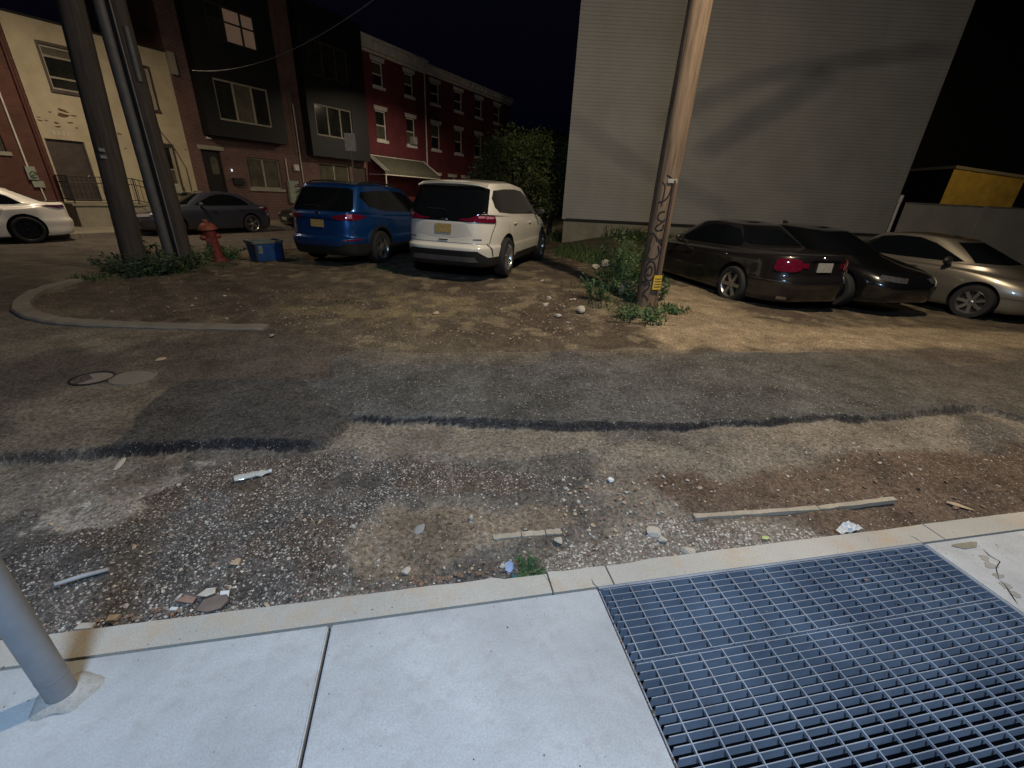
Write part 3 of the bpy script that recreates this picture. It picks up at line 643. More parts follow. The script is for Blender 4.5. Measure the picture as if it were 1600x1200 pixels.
# ------------------------------------------------------------------ cars
def seg_outline(x0, x1, w, n, cnt=(14, 46, 14)):
    cx, a = (x0 + x1) / 2, (x1 - x0) / 2; th = np.linspace(math.pi, 0, 3001)
    c, s_ = np.cos(th), np.abs(np.sin(th)); X = cx + a * np.sign(c) * np.abs(c) ** (2 / n); Y = w * s_ ** (2 / n)
    out = []
    for (a0, a1), k in zip(((0, 750), (750, 2250), (2250, 3000)), cnt):
        xs, ys_ = X[a0:a1 + 1], Y[a0:a1 + 1]; d = np.concatenate([[0], np.cumsum(np.hypot(np.diff(xs), np.diff(ys_)))])
        t = np.linspace(0, d[-1], k + 1); t = t if a1 == 3000 else t[:-1]
        out += list(zip(np.interp(t, d, xs), np.interp(t, d, ys_)))
    return np.array(out)
def body_mesh(belts, subs=5):
    R = []
    for x0, x1, w, n, z in belts:
        o = seg_outline(x0, x1, w, n); t = (o[:, 0] - x0) / (x1 - x0)
        zz = np.interp(t, [p[0] for p in z], [p[1] for p in z]) if isinstance(z, list) else np.full(len(o), z)
        k = np.array([1, 2, 3, 2, 1]) / 9; zz = np.convolve(np.pad(zz, 2, mode='edge'), k, 'valid')
        R.append(np.column_stack([o, zz]))
    last = R[-1]
    R.append(last * [1, .5, 1] + [0, 0, 0.014]); R.append(last * [1, 0, 1] + [0, 0, 0.018])
    R.insert(0, R[0] * [1, 0, 1])
    rings = []
    for i in range(len(R) - 1):
        p0, p1, p2, p3 = R[max(i - 1, 0)], R[i], R[i + 1], R[min(i + 2, len(R) - 1)]
        ns = subs if 0 < i < len(R) - 3 else 2
        for t in np.linspace(0, 1, ns + 1)[:-1]:
            tn = 0.55
            m1 = (p2 - p0) * 0.5 * tn * 1.6; m2 = (p3 - p1) * 0.5 * tn * 1.6
            l1 = np.linalg.norm(p2 - p1, axis=1, keepdims=True)
            for m in (m1, m2):
                lm = np.linalg.norm(m, axis=1, keepdims=True) + 1e-9; m *= np.minimum(1, l1 / lm)
            rings.append((2 * t ** 3 - 3 * t * t + 1) * p1 + (t ** 3 - 2 * t * t + t) * m1 + (-2 * t ** 3 + 3 * t * t) * p2 + (t ** 3 - t * t) * m2)
    rings.append(R[-1]); R = rings; nc = len(R[0])
    V = np.concatenate(R); V2 = V * [1, -1, 1]
    bm = bmesh.new(); a = [bm.verts.new(v) for v in V]; b = [bm.verts.new(v) for v in V2]
    for j in range(len(R) - 1):
        for i in range(nc - 1):
            q = (j * nc + i, j * nc + i + 1, (j + 1) * nc + i + 1, (j + 1) * nc + i)
            for vs, r in ((a, False), (b, True)):
                try: bm.faces.new([vs[k] for k in (q[::-1] if r else q)])
                except ValueError: pass
    bmesh.ops.remove_doubles(bm, verts=bm.verts, dist=1e-4)
    bmesh.ops.dissolve_degenerate(bm, edges=bm.edges, dist=1e-5)
    bmesh.ops.recalc_face_normals(bm, faces=bm.faces)
    return bm
AX = {'side': (0, 2, 1), 'rear': (1, 2, 0), 'front': (1, 2, 0), 'top': (0, 1, 2)}
def patch(name, poly, proj_, bvh, mat, parent, off=0.004, sgn=1, grid=0.06, thick=0.0):
    if proj_ in ('rcorner', 'fcorner'): return corner_patch(name, poly, proj_, bvh, mat, parent, off, sgn, thick)
    bm = bmesh.new(); a, b, c = AX[proj_]
    def P(u, v):
        p = [0, 0, 0]; p[a] = u; p[b] = v; p[c] = 0; return p
    f = bm.faces.new([bm.verts.new(P(u, v)) for u, v in poly])
    us = [p[0] for p in poly]; vs = [p[1] for p in poly]
    for lo, hi, ax in ((min(us), max(us), a), (min(vs), max(vs), b)):
        n = int((hi - lo) / grid)
        for k in range(1, n + 1):
            co = [0, 0, 0]; co[ax] = lo + (hi - lo) * k / (n + 1); no = [0, 0, 0]; no[ax] = 1
            bmesh.ops.bisect_plane(bm, geom=bm.verts[:] + bm.edges[:] + bm.faces[:], plane_co=co, plane_no=no)
    d = {'side': Vector((0, -sgn, 0)), 'rear': Vector((1, 0, 0)), 'front': Vector((-1, 0, 0)), 'top': Vector((0, 0, -1))}[proj_]
    bad = []
    for v in bm.verts:
        o = v.co - d * 6; hit, nn, _, _ = bvh.ray_cast(o, d)
        if hit is None: bad.append(v); continue
        if nn.dot(d) > 0: nn = -nn
        v.co = hit + nn * off
    bmesh.ops.delete(bm, geom=bad, context='VERTS')
    if thick:
        r = bmesh.ops.extrude_face_region(bm, geom=bm.faces[:])
        bmesh.ops.translate(bm, verts=[e for e in r['geom'] if isinstance(e, bmesh.types.BMVert)], vec=-d * thick)
    me = bpy.data.meshes.new(name); 
    for ff in bm.faces: ff.smooth = True
    bmesh.ops.recalc_face_normals(bm, faces=bm.faces)
    bm.normal_update()
    if bm.faces and not thick and sum(ff.normal.dot(d) for ff in bm.faces) > 0: bmesh.ops.reverse_faces(bm, faces=bm.faces)
    bm.to_mesh(me); bm.free(); me.materials.append(mat)
    if thick: me.set_sharp_from_angle(angle=rad(35))
    o = bpy.data.objects.new(name, me); COL.objects.link(o); o.parent = parent; return o
def corner_patch(name, poly, proj_, bvh, mat, parent, off, s, thick):
    q = 0.70711; k = 1 if proj_ == 'rcorner' else -1
    A = Vector((q, k * s * q, 0)); Dv = Vector((k * q, -s * q, 0)); Zv = Vector((0, 0, 1))
    bm = bmesh.new(); bm.faces.new([bm.verts.new((u, v, 0)) for u, v in poly])
    for ax in (0, 1):
        lo = min(p[ax] for p in poly); hi = max(p[ax] for p in poly); n = int((hi - lo) / .035)
        for i in range(1, n + 1):
            co = [0, 0, 0]; co[ax] = lo + (hi - lo) * i / (n + 1); no = [0, 0, 0]; no[ax] = 1
            bmesh.ops.bisect_plane(bm, geom=bm.verts[:] + bm.edges[:] + bm.faces[:], plane_co=co, plane_no=no)
    bad = []
    for v in bm.verts:
        p = A * v.co.x + Zv * v.co.y; hit, nn, _, _ = bvh.ray_cast(p - Dv * 8, Dv)
        if hit is None: bad.append(v); continue
        if nn.dot(Dv) > 0: nn = -nn
        v.co = hit + nn * off
    bmesh.ops.delete(bm, geom=bad, context='VERTS')
    if thick:
        rr = bmesh.ops.extrude_face_region(bm, geom=bm.faces[:])
        bmesh.ops.translate(bm, verts=[e for e in rr['geom'] if isinstance(e, bmesh.types.BMVert)], vec=-Dv * thick)
    for f in bm.faces: f.smooth = True
    bmesh.ops.recalc_face_normals(bm, faces=bm.faces); bm.normal_update()
    if not thick and sum(f.normal.dot(Dv) for f in bm.faces) > 0: bmesh.ops.reverse_faces(bm, faces=bm.faces)
    me = bpy.data.meshes.new(name); bm.to_mesh(me); bm.free(); me.materials.append(mat)
    if thick: me.set_sharp_from_angle(angle=rad(35))
    o = bpy.data.objects.new(name, me); COL.objects.link(o); o.parent = parent; return o
def strip(p, q, w=0.006):
    dx, dz = q[0] - p[0], q[1] - p[1]; l = math.hypot(dx, dz); nx, nz = -dz / l * w / 2, dx / l * w / 2
    return [(p[0] + nx, p[1] + nz), (p[0] - nx, p[1] - nz), (q[0] - nx, q[1] - nz), (q[0] + nx, q[1] + nz)]
def make_wheel(parent, x, y, r, rimmat, spokes=10, w=0.22, rr=None, twin=False, rz=0.0):
    s = 1 if y > 0 else -1; rr = rr or r * 0.70; hw = w / 2
    h = thing('wheel', None, None, (x, y, r), 0); bpy.data.objects.remove(h)
    mb = MB(); mb.lathe([(0.0, -hw * .3), (rr * .96, -hw * .3), (rr * .96, hw * .25), (0, hw * .25)], 32, 'y'); wh = mb.build('wheel', m_black, parent, True)
    wh.location = (x, y, r); wh.rotation_euler = (0, 0.3 * x, 0 if s > 0 else math.pi); wh.rotation_euler[2] += rz * 1
    mb = MB(); mb.lathe([(rr * .97, -hw * .9), (rr * 1.02, -hw), (r * .93, -hw), (r * .985, -hw * .8), (r, -hw * .5), (r, hw * .5), (r * .985, hw * .8), (r * .93, hw), (rr * 1.1, hw * 1.02), (rr * 1.02, hw * .97), (rr * .97, hw * .9)], 44, 'y')
    mb.build('tyre', m_rubber, wh, True)
    mb = MB()
    mb.lathe([(rr * .90, hw * .3), (rr * .93, hw * .78), (rr * .98, hw * .93), (rr * 1.0, hw * .9), (rr * 1.0, hw * .2)], 44, 'y')
    mb.lathe([(0, hw * .80), (rr * .10, hw * .80), (rr * .14, hw * .74), (rr * .22, hw * .70), (rr * .24, hw * .4)], 20, 'y')
    for k in range(spokes):
        a = 2 * math.pi * k / spokes
        for da in ((-0.13, 0.13) if twin else (0,)):
            pr = [(rr * .16, 0.13 * rr if not twin else 0.07 * rr, hw * .72), (rr * .94, (0.10 if not twin else 0.055) * rr * (10 / max(spokes, 8)), hw * .86)]
            a0, a1 = a + da * .6, a + da
            vs = []
            for (rad_, hw_, yy), aa in zip(pr, (a0, a1)):
                for sg in (-1, 1):
                    for dy in (0, -hw * .35):
                        px_, pz_ = rad_ * math.cos(aa) - sg * hw_ * math.sin(aa), rad_ * math.sin(aa) + sg * hw_ * math.cos(aa)
                        vs.append((px_, yy + dy, pz_))
            mb.add(vs, [(0, 2, 6, 4), (0, 4, 5, 1), (2, 3, 7, 6), (1, 5, 7, 3)])
    mb.build('rim', rimmat, wh, True)
    return wh
def make_car(sp):
    root = thing(sp.get('name', 'parked_car'), sp['label'], sp['cat'], (*sp['pos'], gz(*sp['pos']) + sp.get('dz', 0)) if len(sp['pos']) == 2 else sp['pos'], sp['yaw'], sp.get('group'))
    root.rotation_euler = (sp.get('roll', 0), sp.get('pitch', 0), sp['yaw'])
    root.scale = [sp.get('scale', 1)] * 3
    bm = body_mesh(sp['belts']); bvh = BVHTree.FromBMesh(bm)
    me = bpy.data.meshes.new('body'); 
    for f in bm.faces:
        f.smooth = True
        zc = f.calc_center_median().z
        if zc < sp.get('clad', 0): f.material_index = 2
    bm.to_mesh(me); bm.free()
    for m in (sp['paint'], m_black, sp.get('cladmat', m_black)): me.materials.append(m)
    bo = bpy.data.objects.new('body', me); COL.objects.link(bo)
    wb, r, ty = sp['wb'], sp['r'], sp['track']
    cut = bmesh.new()
    for wx in (0, wb):
        for s in (-1, 1):
            ar = r * 1.17; n = 40; y0, y1 = s * (ty - 0.26), s * (ty + 0.6)
            A = [cut.verts.new((wx + ar * math.cos(2 * math.pi * k / n), y0, r + 0.02 + ar * math.sin(2 * math.pi * k / n))) for k in range(n)]
            B = [cut.verts.new((v.co.x, y1, v.co.z)) for v in A]
            cut.faces.new(A[::-1]); cut.faces.new(B)
            for k in range(n): cut.faces.new((A[k], A[(k + 1) % n], B[(k + 1) % n], B[k]))
    for f in cut.faces: f.material_index = 0
    bmesh.ops.recalc_face_normals(cut, faces=cut.faces)
    cm = bpy.data.meshes.new('c'); cut.to_mesh(cm); cut.free(); cm.materials.append(m_black)
    co = bpy.data.objects.new('c', cm); COL.objects.link(co)
    md = bo.modifiers.new('b', 'BOOLEAN'); md.operation = 'DIFFERENCE'; md.solver = 'EXACT'; md.object = co
    try: md.material_mode = 'TRANSFER'
    except Exception: pass
    dg = bpy.context.evaluated_depsgraph_get(); dg.update()
    nm = bpy.data.meshes.new_from_object(bo.evaluated_get(dg)); bo.modifiers.clear(); bo.data = nm
    bpy.data.objects.remove(co)
    nm.set_sharp_from_angle(angle=rad(50)); bo.parent = root; bo.name = 'body'
    # wheels
    for wx in (0, wb):
        for s in (-1, 1):
            make_wheel(root, wx, s * (ty - 0.10), r, sp['rim'], sp.get('spokes', 10), sp.get('ww', 0.22), sp.get('rr'), sp.get('twin', False))
    for p in sp['patches']:
        nm_, poly, pj, mat = p[:4]; off = p[4] if len(p) > 4 else 0.004; tk = p[5] if len(p) > 5 else 0
        if pj in ('side', 'rcorner', 'fcorner'):
            for s in (-1, 1): patch(nm_, poly, pj, bvh, mat, root, off, s, thick=tk)
        elif pj == 'side_r': patch(nm_, poly, 'side', bvh, mat, root, off, -1, thick=tk)
        elif pj == 'rear2':
            patch(nm_, poly, 'rear', bvh, mat, root, off, thick=tk); patch(nm_, [(-a, b) for a, b in poly][::-1], 'rear', bvh, mat, root, off, thick=tk)
        elif pj == 'front2':
            patch(nm_, poly, 'front', bvh, mat, root, off, thick=tk); patch(nm_, [(-a, b) for a, b in poly][::-1], 'front', bvh, mat, root, off, thick=tk)
        else: patch(nm_, poly, pj, bvh, mat, root, off, thick=tk, grid=.025 if nm_ in ('rear_window', 'rear_bumper_trim') else .06)
    for a, b in sp.get('seams', []):
        for s in (-1, 1): patch('door_seam', strip(a, b), 'side', bvh, m_black, root, 0.002, s, grid=0.1)
    for hx, hz in sp.get('handles', []):
        for s in (-1, 1):
            h, nn, _, _ = bvh.ray_cast(Vector((hx, s * 3, hz)), Vector((0, -s, 0)))
            if h:
                mb = MB(); y = h.y; mb.tube([(hx - .09, y, hz), (hx - .07, y + s * .03, hz), (hx + .07, y + s * .03, hz), (hx + .09, y, hz)], 0.012, 8)
                mb.build('door_handle', sp.get('handlemat', sp['paint']), root, True)
    if sp.get('mirror'):
        mx, mz = sp['mirror']
        for s in (-1, 1):
            h, nn, _, _ = bvh.ray_cast(Vector((mx, s * 3, mz)), Vector((0, -s, 0))); y = h.y if h else s * .9
            bmm = bmesh.new(); bmesh.ops.create_uvsphere(bmm, u_segments=16, v_segments=10, radius=1)
            for v in bmm.verts:
                v.co = Vector((v.co.x * 0.075 * (1.2 if v.co.x > 0 else .45), v.co.y * 0.11, v.co.z * 0.075)) + Vector((mx, y + s * 0.15, mz + 0.05))
            me2 = bpy.data.meshes.new('wing_mirror')
            for f in bmm.faces: f.smooth = True
            bmm.to_mesh(me2); bmm.free(); me2.materials.append(sp.get('mirrormat', sp['paint'])); mo = bpy.data.objects.new('wing_mirror', me2); COL.objects.link(mo); mo.parent = root
            mb = MB(); mb.box(mx - .03, mx + .03, min(y - s * .02, y + s * .10), max(y - s * .02, y + s * .10), mz - .02, mz + .02); mb.build('mirror_stalk', m_black, mo)
    for nm_, fn in sp.get('extra', []): fn(root, bvh)
    return root
def suv_belts(L=4.8, w=0.96, H=1.735, gb=1.16):
    xf = L - 1.03; k = H / 1.735
    return [(-.72, xf - .30, w * .84, 6, .215), (-.92, xf - .10, w * .955, 5.5, .27), (-1.01, xf - .01, w * .992, 5, [(0, .47), (1, .44)]),
            (-1.025, xf, w, 5, [(0, .585), (1, .56)]), (-.955, xf - .02, w * .992, 5, [(0, .635), (1, .62)]), (-.935, xf - .05, w, 5, [(0, .82), (1, .78)]),
            (-.92, xf - .16, w * .988, 4.8, [(0, 1.03), (.6, .97), (1, .88)]),
            (-.87, xf - .40, w * .955, 5.5, [(0, gb - .03), (.55, gb - .10), (.85, gb - .14), (1, gb - .20)]),
            (-.845, xf - 1.02, w * .94, 6.5, [(0, gb + .005), (.5, gb - .04), (1, gb - .05)]),
            (-.52, xf - 1.98, w * .775, 7, [(0, H - .115), (.12, H - .085), (.5, H - .055), (.85, H - .11), (1, H - .155)]),
            (-.50, xf - 2.12, w * .735, 7, [(0, H - .085), (.12, H - .06), (.5, H - .028), (.85, H - .08), (1, H - .12)]),
            (-.43, xf - 2.30, w * .60, 5, [(0, H - .055), (.5, H - .004), (1, H - .065)])]
def sedan_belts(L=4.75, w=0.91, H=1.43, deck=0.98, ro=1.05, nose=0.70, cab0=-.30, cab1=None, gb=0.94):
    xf = L - ro; xr = -ro; cab1 = cab1 or xf - 1.12
    return [(xr + .28, xf - .30, w * .85, 6, .17), (xr + .08, xf - .08, w * .96, 5, .23), (xr + .01, xf, w * .99, 4.4, .42), (xr, xf, w, 4.4, [(0, .56), (1, .52)]),
            (xr + .045, xf - .04, w * .995, 4.4, [(0, .66), (1, .60)]),
            (xr + .06, xf - .10, w * .985, 4.2, [(0, deck - .12), (.5, .80), (1, nose - .03)]),
            (xr + .08, xf - .22, w * .955, 4.0, [(0, deck - .03), (.25, gb - .04), (.75, gb - .09), (1, nose + .04)]),
            (xr + .14, xf - .42, w * .90, 3.8, [(0, deck), (.2, gb + .005), (.8, gb - .06), (1, nose + .10)]),
            (cab0 - .06, cab1 + .06, w * .855, 4.2, [(0, deck + .01), (.5, gb + .015), (1, gb)]),
            (cab0, cab1, w * .84, 4.2, [(0, deck + .025), (.5, gb + .03), (1, gb + .02)]),
            (cab0 + .62, cab1 - .82, w * .645, 4.2, [(0, H - .075), (.5, H - .045), (1, H - .085)]),
            (cab0 + .72, cab1 - .96, w * .60, 4, [(0, H - .05), (.5, H - .022), (1, H - .06)]),
            (cab0 + .90, cab1 - 1.12, w * .46, 3.6, [(0, H - .028), (.5, H - .002), (1, H - .032)])]

def spoiler(root, bvh):
    mb = MB(); vs = []
    for y in np.linspace(-.66, .66, 13):
        e = 0.03 * (abs(y) / .66) ** 3
        vs += [(-.42 + e, y, 1.685 - e), (-.64 + e * 2, y, 1.65 - e * 1.6), (-.635 + e * 2, y, 1.632 - e * 1.6), (-.44, y, 1.62 - e)]
    mb.add(vs, [(i * 4 + k, i * 4 + (k + 1) % 4, (i + 1) * 4 + (k + 1) % 4, (i + 1) * 4 + k) for i in range(12) for k in range(4)] + [(0, 1, 2, 3), (51, 50, 49, 48)])
    o = mb.build('roof_spoiler', root['_p'] if False else SP_PAINT[0], root, True, 0.006)
SP_PAINT = [None]
def badge(x0, y, z, w, h):
    def fn(root, bvh):
        hit, nn, _, _ = bvh.ray_cast(Vector((-6, y, z)), Vector((1, 0, 0)))
        if hit:
            mb = MB(); mb.lathe([(0.0, 0), (1.0, 0.0), (.9, .006), (0, .008)], 20)
            mb.v = [(hit.x - 0.002 - v[2], y + v[0] * w, z + v[1] * h) for v in mb.v]; mb.build('badge', m_chrome, root, True)
    return ('badge', fn)
def rails(root, bvh):
    for s in (-1, 1):
        pts = []
        for x in np.linspace(-.35, 1.45, 10):
            h, _, _, _ = bvh.ray_cast(Vector((x, s * .60, 3)), Vector((0, 0, -1)))
            if h: pts.append(h + Vector((0, 0, 0.035 if -.3 < x < 1.4 else 0.0)))
        mb = MB(); mb.tube(pts, 0.016, 8); mb.build('roof_rail', m_black, root, True)
def wiper(root, bvh):
    pts = []
    for y in np.linspace(-.02, .36, 6):
        h, n_, _, _ = bvh.ray_cast(Vector((-6, y, 1.17 + .03 * (y > .0))), Vector((1, 0, 0)))
        if h: pts.append(h + n_ * .018)
    mb = MB(); mb.tube(pts, 0.008, 6); mb.build('rear_wiper', m_black, root, True)

# white SUV ---------------------------------------------------------
p_white = paint('pearl white paint', (0.62, 0.60, 0.54), 0.0, 0.32); SP_PAINT[0] = p_white
m_tg = M('tail lamp lens pale', (0.50, 0.20, 0.28), 0.15, 0.2, 0.35, 60, coat=1)
def suv_shutlines(): return [((.05, 1.08), (.03, .82)), ((1.12, 1.10), (1.10, .36)), ((2.28, 1.03), (2.24, .40)), ((.42, .40), (2.22, .38)), ((.42, .40), (.34, .62)), ((.34, .62), (.05, .82))]
white = make_car(dict(name='parked_suv', cat='suv', label='white SUV parked on the dirt lot, red tail lamps towards the road', scale=1.04, pos=(0.80, 9.34), yaw=1.08, dz=0.03, wb=2.85, r=.365, track=.955, ww=.235, rr=.255,
    paint=p_white, rim=m_alloy, spokes=5, twin=True, clad=.34, belts=suv_belts(), mirror=(2.12, 1.12), mirrormat=m_black, handles=[(.40, .985), (1.52, .965)],
    seams=suv_shutlines(),
    patches=[('rear_window', [(-.74, 1.02), (.74, 1.02), (.775, 1.12), (.70, 1.56), (.62, 1.60), (-.62, 1.60), (-.70, 1.56), (-.775, 1.12)], 'rear', m_glass, .005),
             ('side_window', [(-.38, 1.19), (-.50, 1.27), (-.50, 1.42), (-.38, 1.55), (.1, 1.585), (.8, 1.60), (1.3, 1.575), (1.75, 1.45), (2.25, 1.16), (2.15, 1.12), (1.2, 1.135), (.3, 1.155)], 'side', m_glassg, .004),
             ('windshield', [(-.72, 1.16), (.72, 1.16), (.56, 1.56), (-.56, 1.56)], 'front', m_glass, .004),
             ('tail_light', [(-.44, 1.045), (-.28, 1.025), (.20, 1.01), (.235, 1.025), (.20, 1.14), (.02, 1.155), (-.14, 1.135), (-.30, 1.075), (-.44, 1.06)], 'rcorner', m_red, .012, .010),
             ('tail_light_lens', [(-.14, 1.12), (-.02, 1.14), (-.02, 1.09), (-.14, 1.08)], 'rcorner', m_tg, .024, .002),
             ('tail_light_lens', [(.0, 1.075), (.16, 1.08), (.18, 1.115), (.0, 1.125)], 'rcorner', m_tg, .024, .002),
             ('number_plate', [(-.155, .82), (.155, .82), (.155, .97), (-.155, .97)], 'rear', m_plate, .012, .008),
             ('rear_bumper_trim', [(-.94, .25), (.94, .25), (.95, .42), (.80, .42), (.66, .535), (-.66, .535), (-.80, .42), (-.95, .42)], 'rear', m_black, .006),
             ('skid_plate', [(-.66, .34), (.66, .34), (.60, .43), (-.60, .43)], 'rear', M('satin skid plate', (0.14, 0.13, 0.125), .4, .3), .012, .008),
             ('tailgate_seam', [(-.80, .655), (.80, .655), (.80, .662), (-.80, .662)], 'rear', m_black, .003),
             ('tailgate_seam', [(.80, .655), (.807, .655), (.86, 1.0), (.853, 1.0)], 'rear2', m_black, .003),
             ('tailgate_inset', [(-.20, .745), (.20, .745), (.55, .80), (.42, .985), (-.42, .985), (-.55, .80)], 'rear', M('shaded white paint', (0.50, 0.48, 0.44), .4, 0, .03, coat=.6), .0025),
             ('badge_lettering', [(.58, .715), (.72, .715), (.72, .738), (.58, .738)], 'rear', m_chrome, .005),
             ('badge_lettering', [(-.70, .715), (-.56, .715), (-.56, .738), (-.70, .738)], 'rear', m_chrome, .005),
             ('tailgate_pull', [(-.09, .692), (.09, .692), (.09, .712), (-.09, .712)], 'rear', m_chrome, .01, .008),
             ('sill_trim', [(.42, .25), (2.36, .25), (2.36, .37), (2.25, .40), (1.2, .405), (.60, .40), (.46, .36)], 'side', m_black, .008),
             ('headlight', [(2.05, .84), (2.42, .78), (2.44, .86), (2.1, .92)], 'fcorner', m_clear, .01),
             ('bumper_crease', [(.0, .655), (.02, .66), (.13, .57), (.17, .43), (.145, .43), (.105, .555)], 'rcorner', m_black, .004)],
    extra=[('s', spoiler), badge(0, 0, 1.045, .075, .03), ('w', wiper)]))

# blue SUV ------------------------------------------------------------
p_blue = paint('metallic blue paint', (0.006, 0.055, 0.21), 0.55, 0.3); SP_PAINT[0] = p_blue
blue = make_car(dict(name='parked_suv', cat='suv', label='metallic blue SUV parked between the recycling bin and the white SUV', scale=1.03, pos=(-1.84, 11.12), yaw=1.11, dz=0.0, wb=2.66, r=.36, track=.92, ww=.225, rr=.235,
    paint=p_blue, rim=m_alloy, spokes=5, twin=True, clad=.40, belts=suv_belts(4.62, .925, 1.69, 1.12), mirror=(1.98, 1.08), handles=[(.35, .97), (1.45, .95)],
    seams=[((.05, 1.04), (.03, .82)), ((1.02, 1.06), (1.0, .38)), ((2.10, 1.0), (2.08, .42)), ((.35, .42), (2.05, .40))],
    patches=[('rear_window', [(-.70, 1.12), (.70, 1.12), (.73, 1.17), (.63, 1.52), (.54, 1.56), (-.54, 1.56), (-.63, 1.52), (-.73, 1.17)], 'rear', m_glass, .005),
             ('side_window', [(-.28, 1.22), (-.46, 1.40), (-.38, 1.50), (.1, 1.535), (.8, 1.545), (1.25, 1.52), (1.6, 1.42), (2.05, 1.14), (1.9, 1.08), (1.1, 1.10), (.3, 1.13)], 'side', m_glass, .004),
             ('windshield', [(-.70, 1.12), (.70, 1.12), (.54, 1.50), (-.54, 1.50)], 'front', m_glass, .004),
             ('tail_light', [(-.46, .99), (-.26, .955), (-.02, .95), (.12, .975), (.30, 1.03), (.12, 1.07), (-.10, 1.075), (-.30, 1.04), (-.46, 1.015)], 'rcorner', m_red, .012, .010),
             ('tail_light_lens', [(-.14, 1.06), (-.03, 1.062), (-.03, .99), (-.12, .985)], 'rcorner', m_tg, .024, .002),
             ('number_plate', [(-.155, .80), (.155, .80), (.155, .945), (-.155, .945)], 'rear', m_plate, .012, .008),
             ('garnish', [(-.36, .985), (.36, .985), (.38, 1.02), (-.38, 1.02)], 'rear', p_blue, .016, .012),
             ('rear_bumper_trim', [(-.92, .25), (.92, .25), (.92, .50), (.60, .50), (.50, .44), (-.50, .44), (-.60, .50), (-.92, .50)], 'rear', m_black, .006),
             ('reflector', [(.60, .545), (.84, .565), (.84, .595), (.62, .58)], 'rear2', m_red, .006),
             ('tailgate_seam', [(-.80, .652), (.80, .652), (.80, .659), (-.80, .659)], 'rear', m_black, .003),
             ('sill_trim', [(.40, .25), (2.2, .25), (2.2, .42), (.40, .44)], 'side', m_black, .008),
             ('headlight', [(1.95, .84), (2.3, .78), (2.32, .86), (2.0, .92)], 'fcorner', m_clear, .01)],
    extra=[badge(0, 0, 1.062, .06, .04), ('w', wiper), ('r', rails)]))
# arch trims on the blue car
def arch_trim(root, wb, r, ty, mat):
    for wx in (0, wb):
        for s in (-1, 1):
            mb = MB(); vs = []; n = 22
            for k in range(n + 1):
                a = rad(-8 + 196 * k / n)
                for rr_, yy in ((r * 1.165, ty - .05), (r * 1.165, ty + .012), (r * 1.30, ty + .004), (r * 1.30, ty - .06)):
                    vs.append((wx + rr_ * math.cos(a), s * yy, r + .02 + rr_ * math.sin(a)))
            mb.add(vs, [(i * 4 + k, i * 4 + (k + 1) % 4, (i + 1) * 4 + (k + 1) % 4, (i + 1) * 4 + k) for i in range(n) for k in range(4)])
            mb.build('wheel_arch_trim', mat, root, True)
arch_trim(blue, 2.66, .36, .925, m_black)

# dark sedan beside the pole -----------------------------------------
p_dk = paint('dark plum grey paint', (0.017, 0.015, 0.016), 0.4, 0.3)
ang_l = 1.61
dark = make_car(dict(name='parked_sedan', cat='sedan', label='dark grey sedan beside the graffiti pole, red tail lamps towards the road', scale=1.06, pos=(6.93, 7.58), yaw=1.62, dz=-0.03, wb=2.78, r=.335, track=.90, rr=.235,
    paint=p_dk, rim=m_alloy, spokes=6, belts=sedan_belts(4.80, .92, 1.44, 1.00, 1.08, .70, -.12), mirror=(1.78, .96), handles=[(.35, .86), (1.38, .83)],
    seams=[((.62, .92), (.60, .30)), ((1.70, .90), (1.66, .30)),],
    patches=[('rear_window', [(-.60, 1.06), (.60, 1.06), (.63, 1.10), (.46, 1.36), (-.46, 1.36), (-.63, 1.10)], 'rear', m_glass, .005),
             ('side_window', [(.18, 1.02), (.22, 1.10), (.50, 1.30), (.78, 1.345), (1.15, 1.345), (1.42, 1.28), (2.0, 1.03), (1.85, .985), (.9, .985), (.3, .995)], 'side', m_glass, .004),
             ('windshield', [(-.68, 1.00), (.68, 1.00), (.50, 1.33), (-.50, 1.33)], 'front', m_glass, .004),
             ('tail_light', [(-.40, .76), (-.30, .72), (-.04, .72), (.0, .76), (-.02, .90), (-.10, .925), (-.34, .92), (-.40, .87)], 'rcorner', m_red, .012, .010),
             ('tail_light_inner', [(.33, .79), (.43, .79), (.43, .87), (.33, .87)], 'rear2', m_red, .008, .006),
             ('trunk_chrome', [(-.30, .915), (.30, .915), (.30, .93), (-.30, .93)], 'rear', m_chrome, .012, .01),
             ('number_plate', [(-.155, .73), (.155, .73), (.155, .88), (-.155, .88)], 'rear', m_platew, .012, .008),
             ('bumper_moulding', [(-1.06, .55), (-.42, .55), (-.42, .562), (-1.06, .562)], 'side', m_chrome, .005),
             ('exhaust_tip', [(.55, .26), (.67, .26), (.67, .31), (.55, .31)], 'rear2', m_chrome, .008, .004),
             ('trunk_seam', [(-.46, .64), (.46, .64), (.46, .647), (-.46, .647)], 'rear', m_black, .003),
             ('headlight', [(1.85, .62), (2.30, .58), (2.32, .66), (1.9, .70)], 'fcorner', m_clear, .01)],
    extra=[badge(0, 0, .955, .05, .03)]))

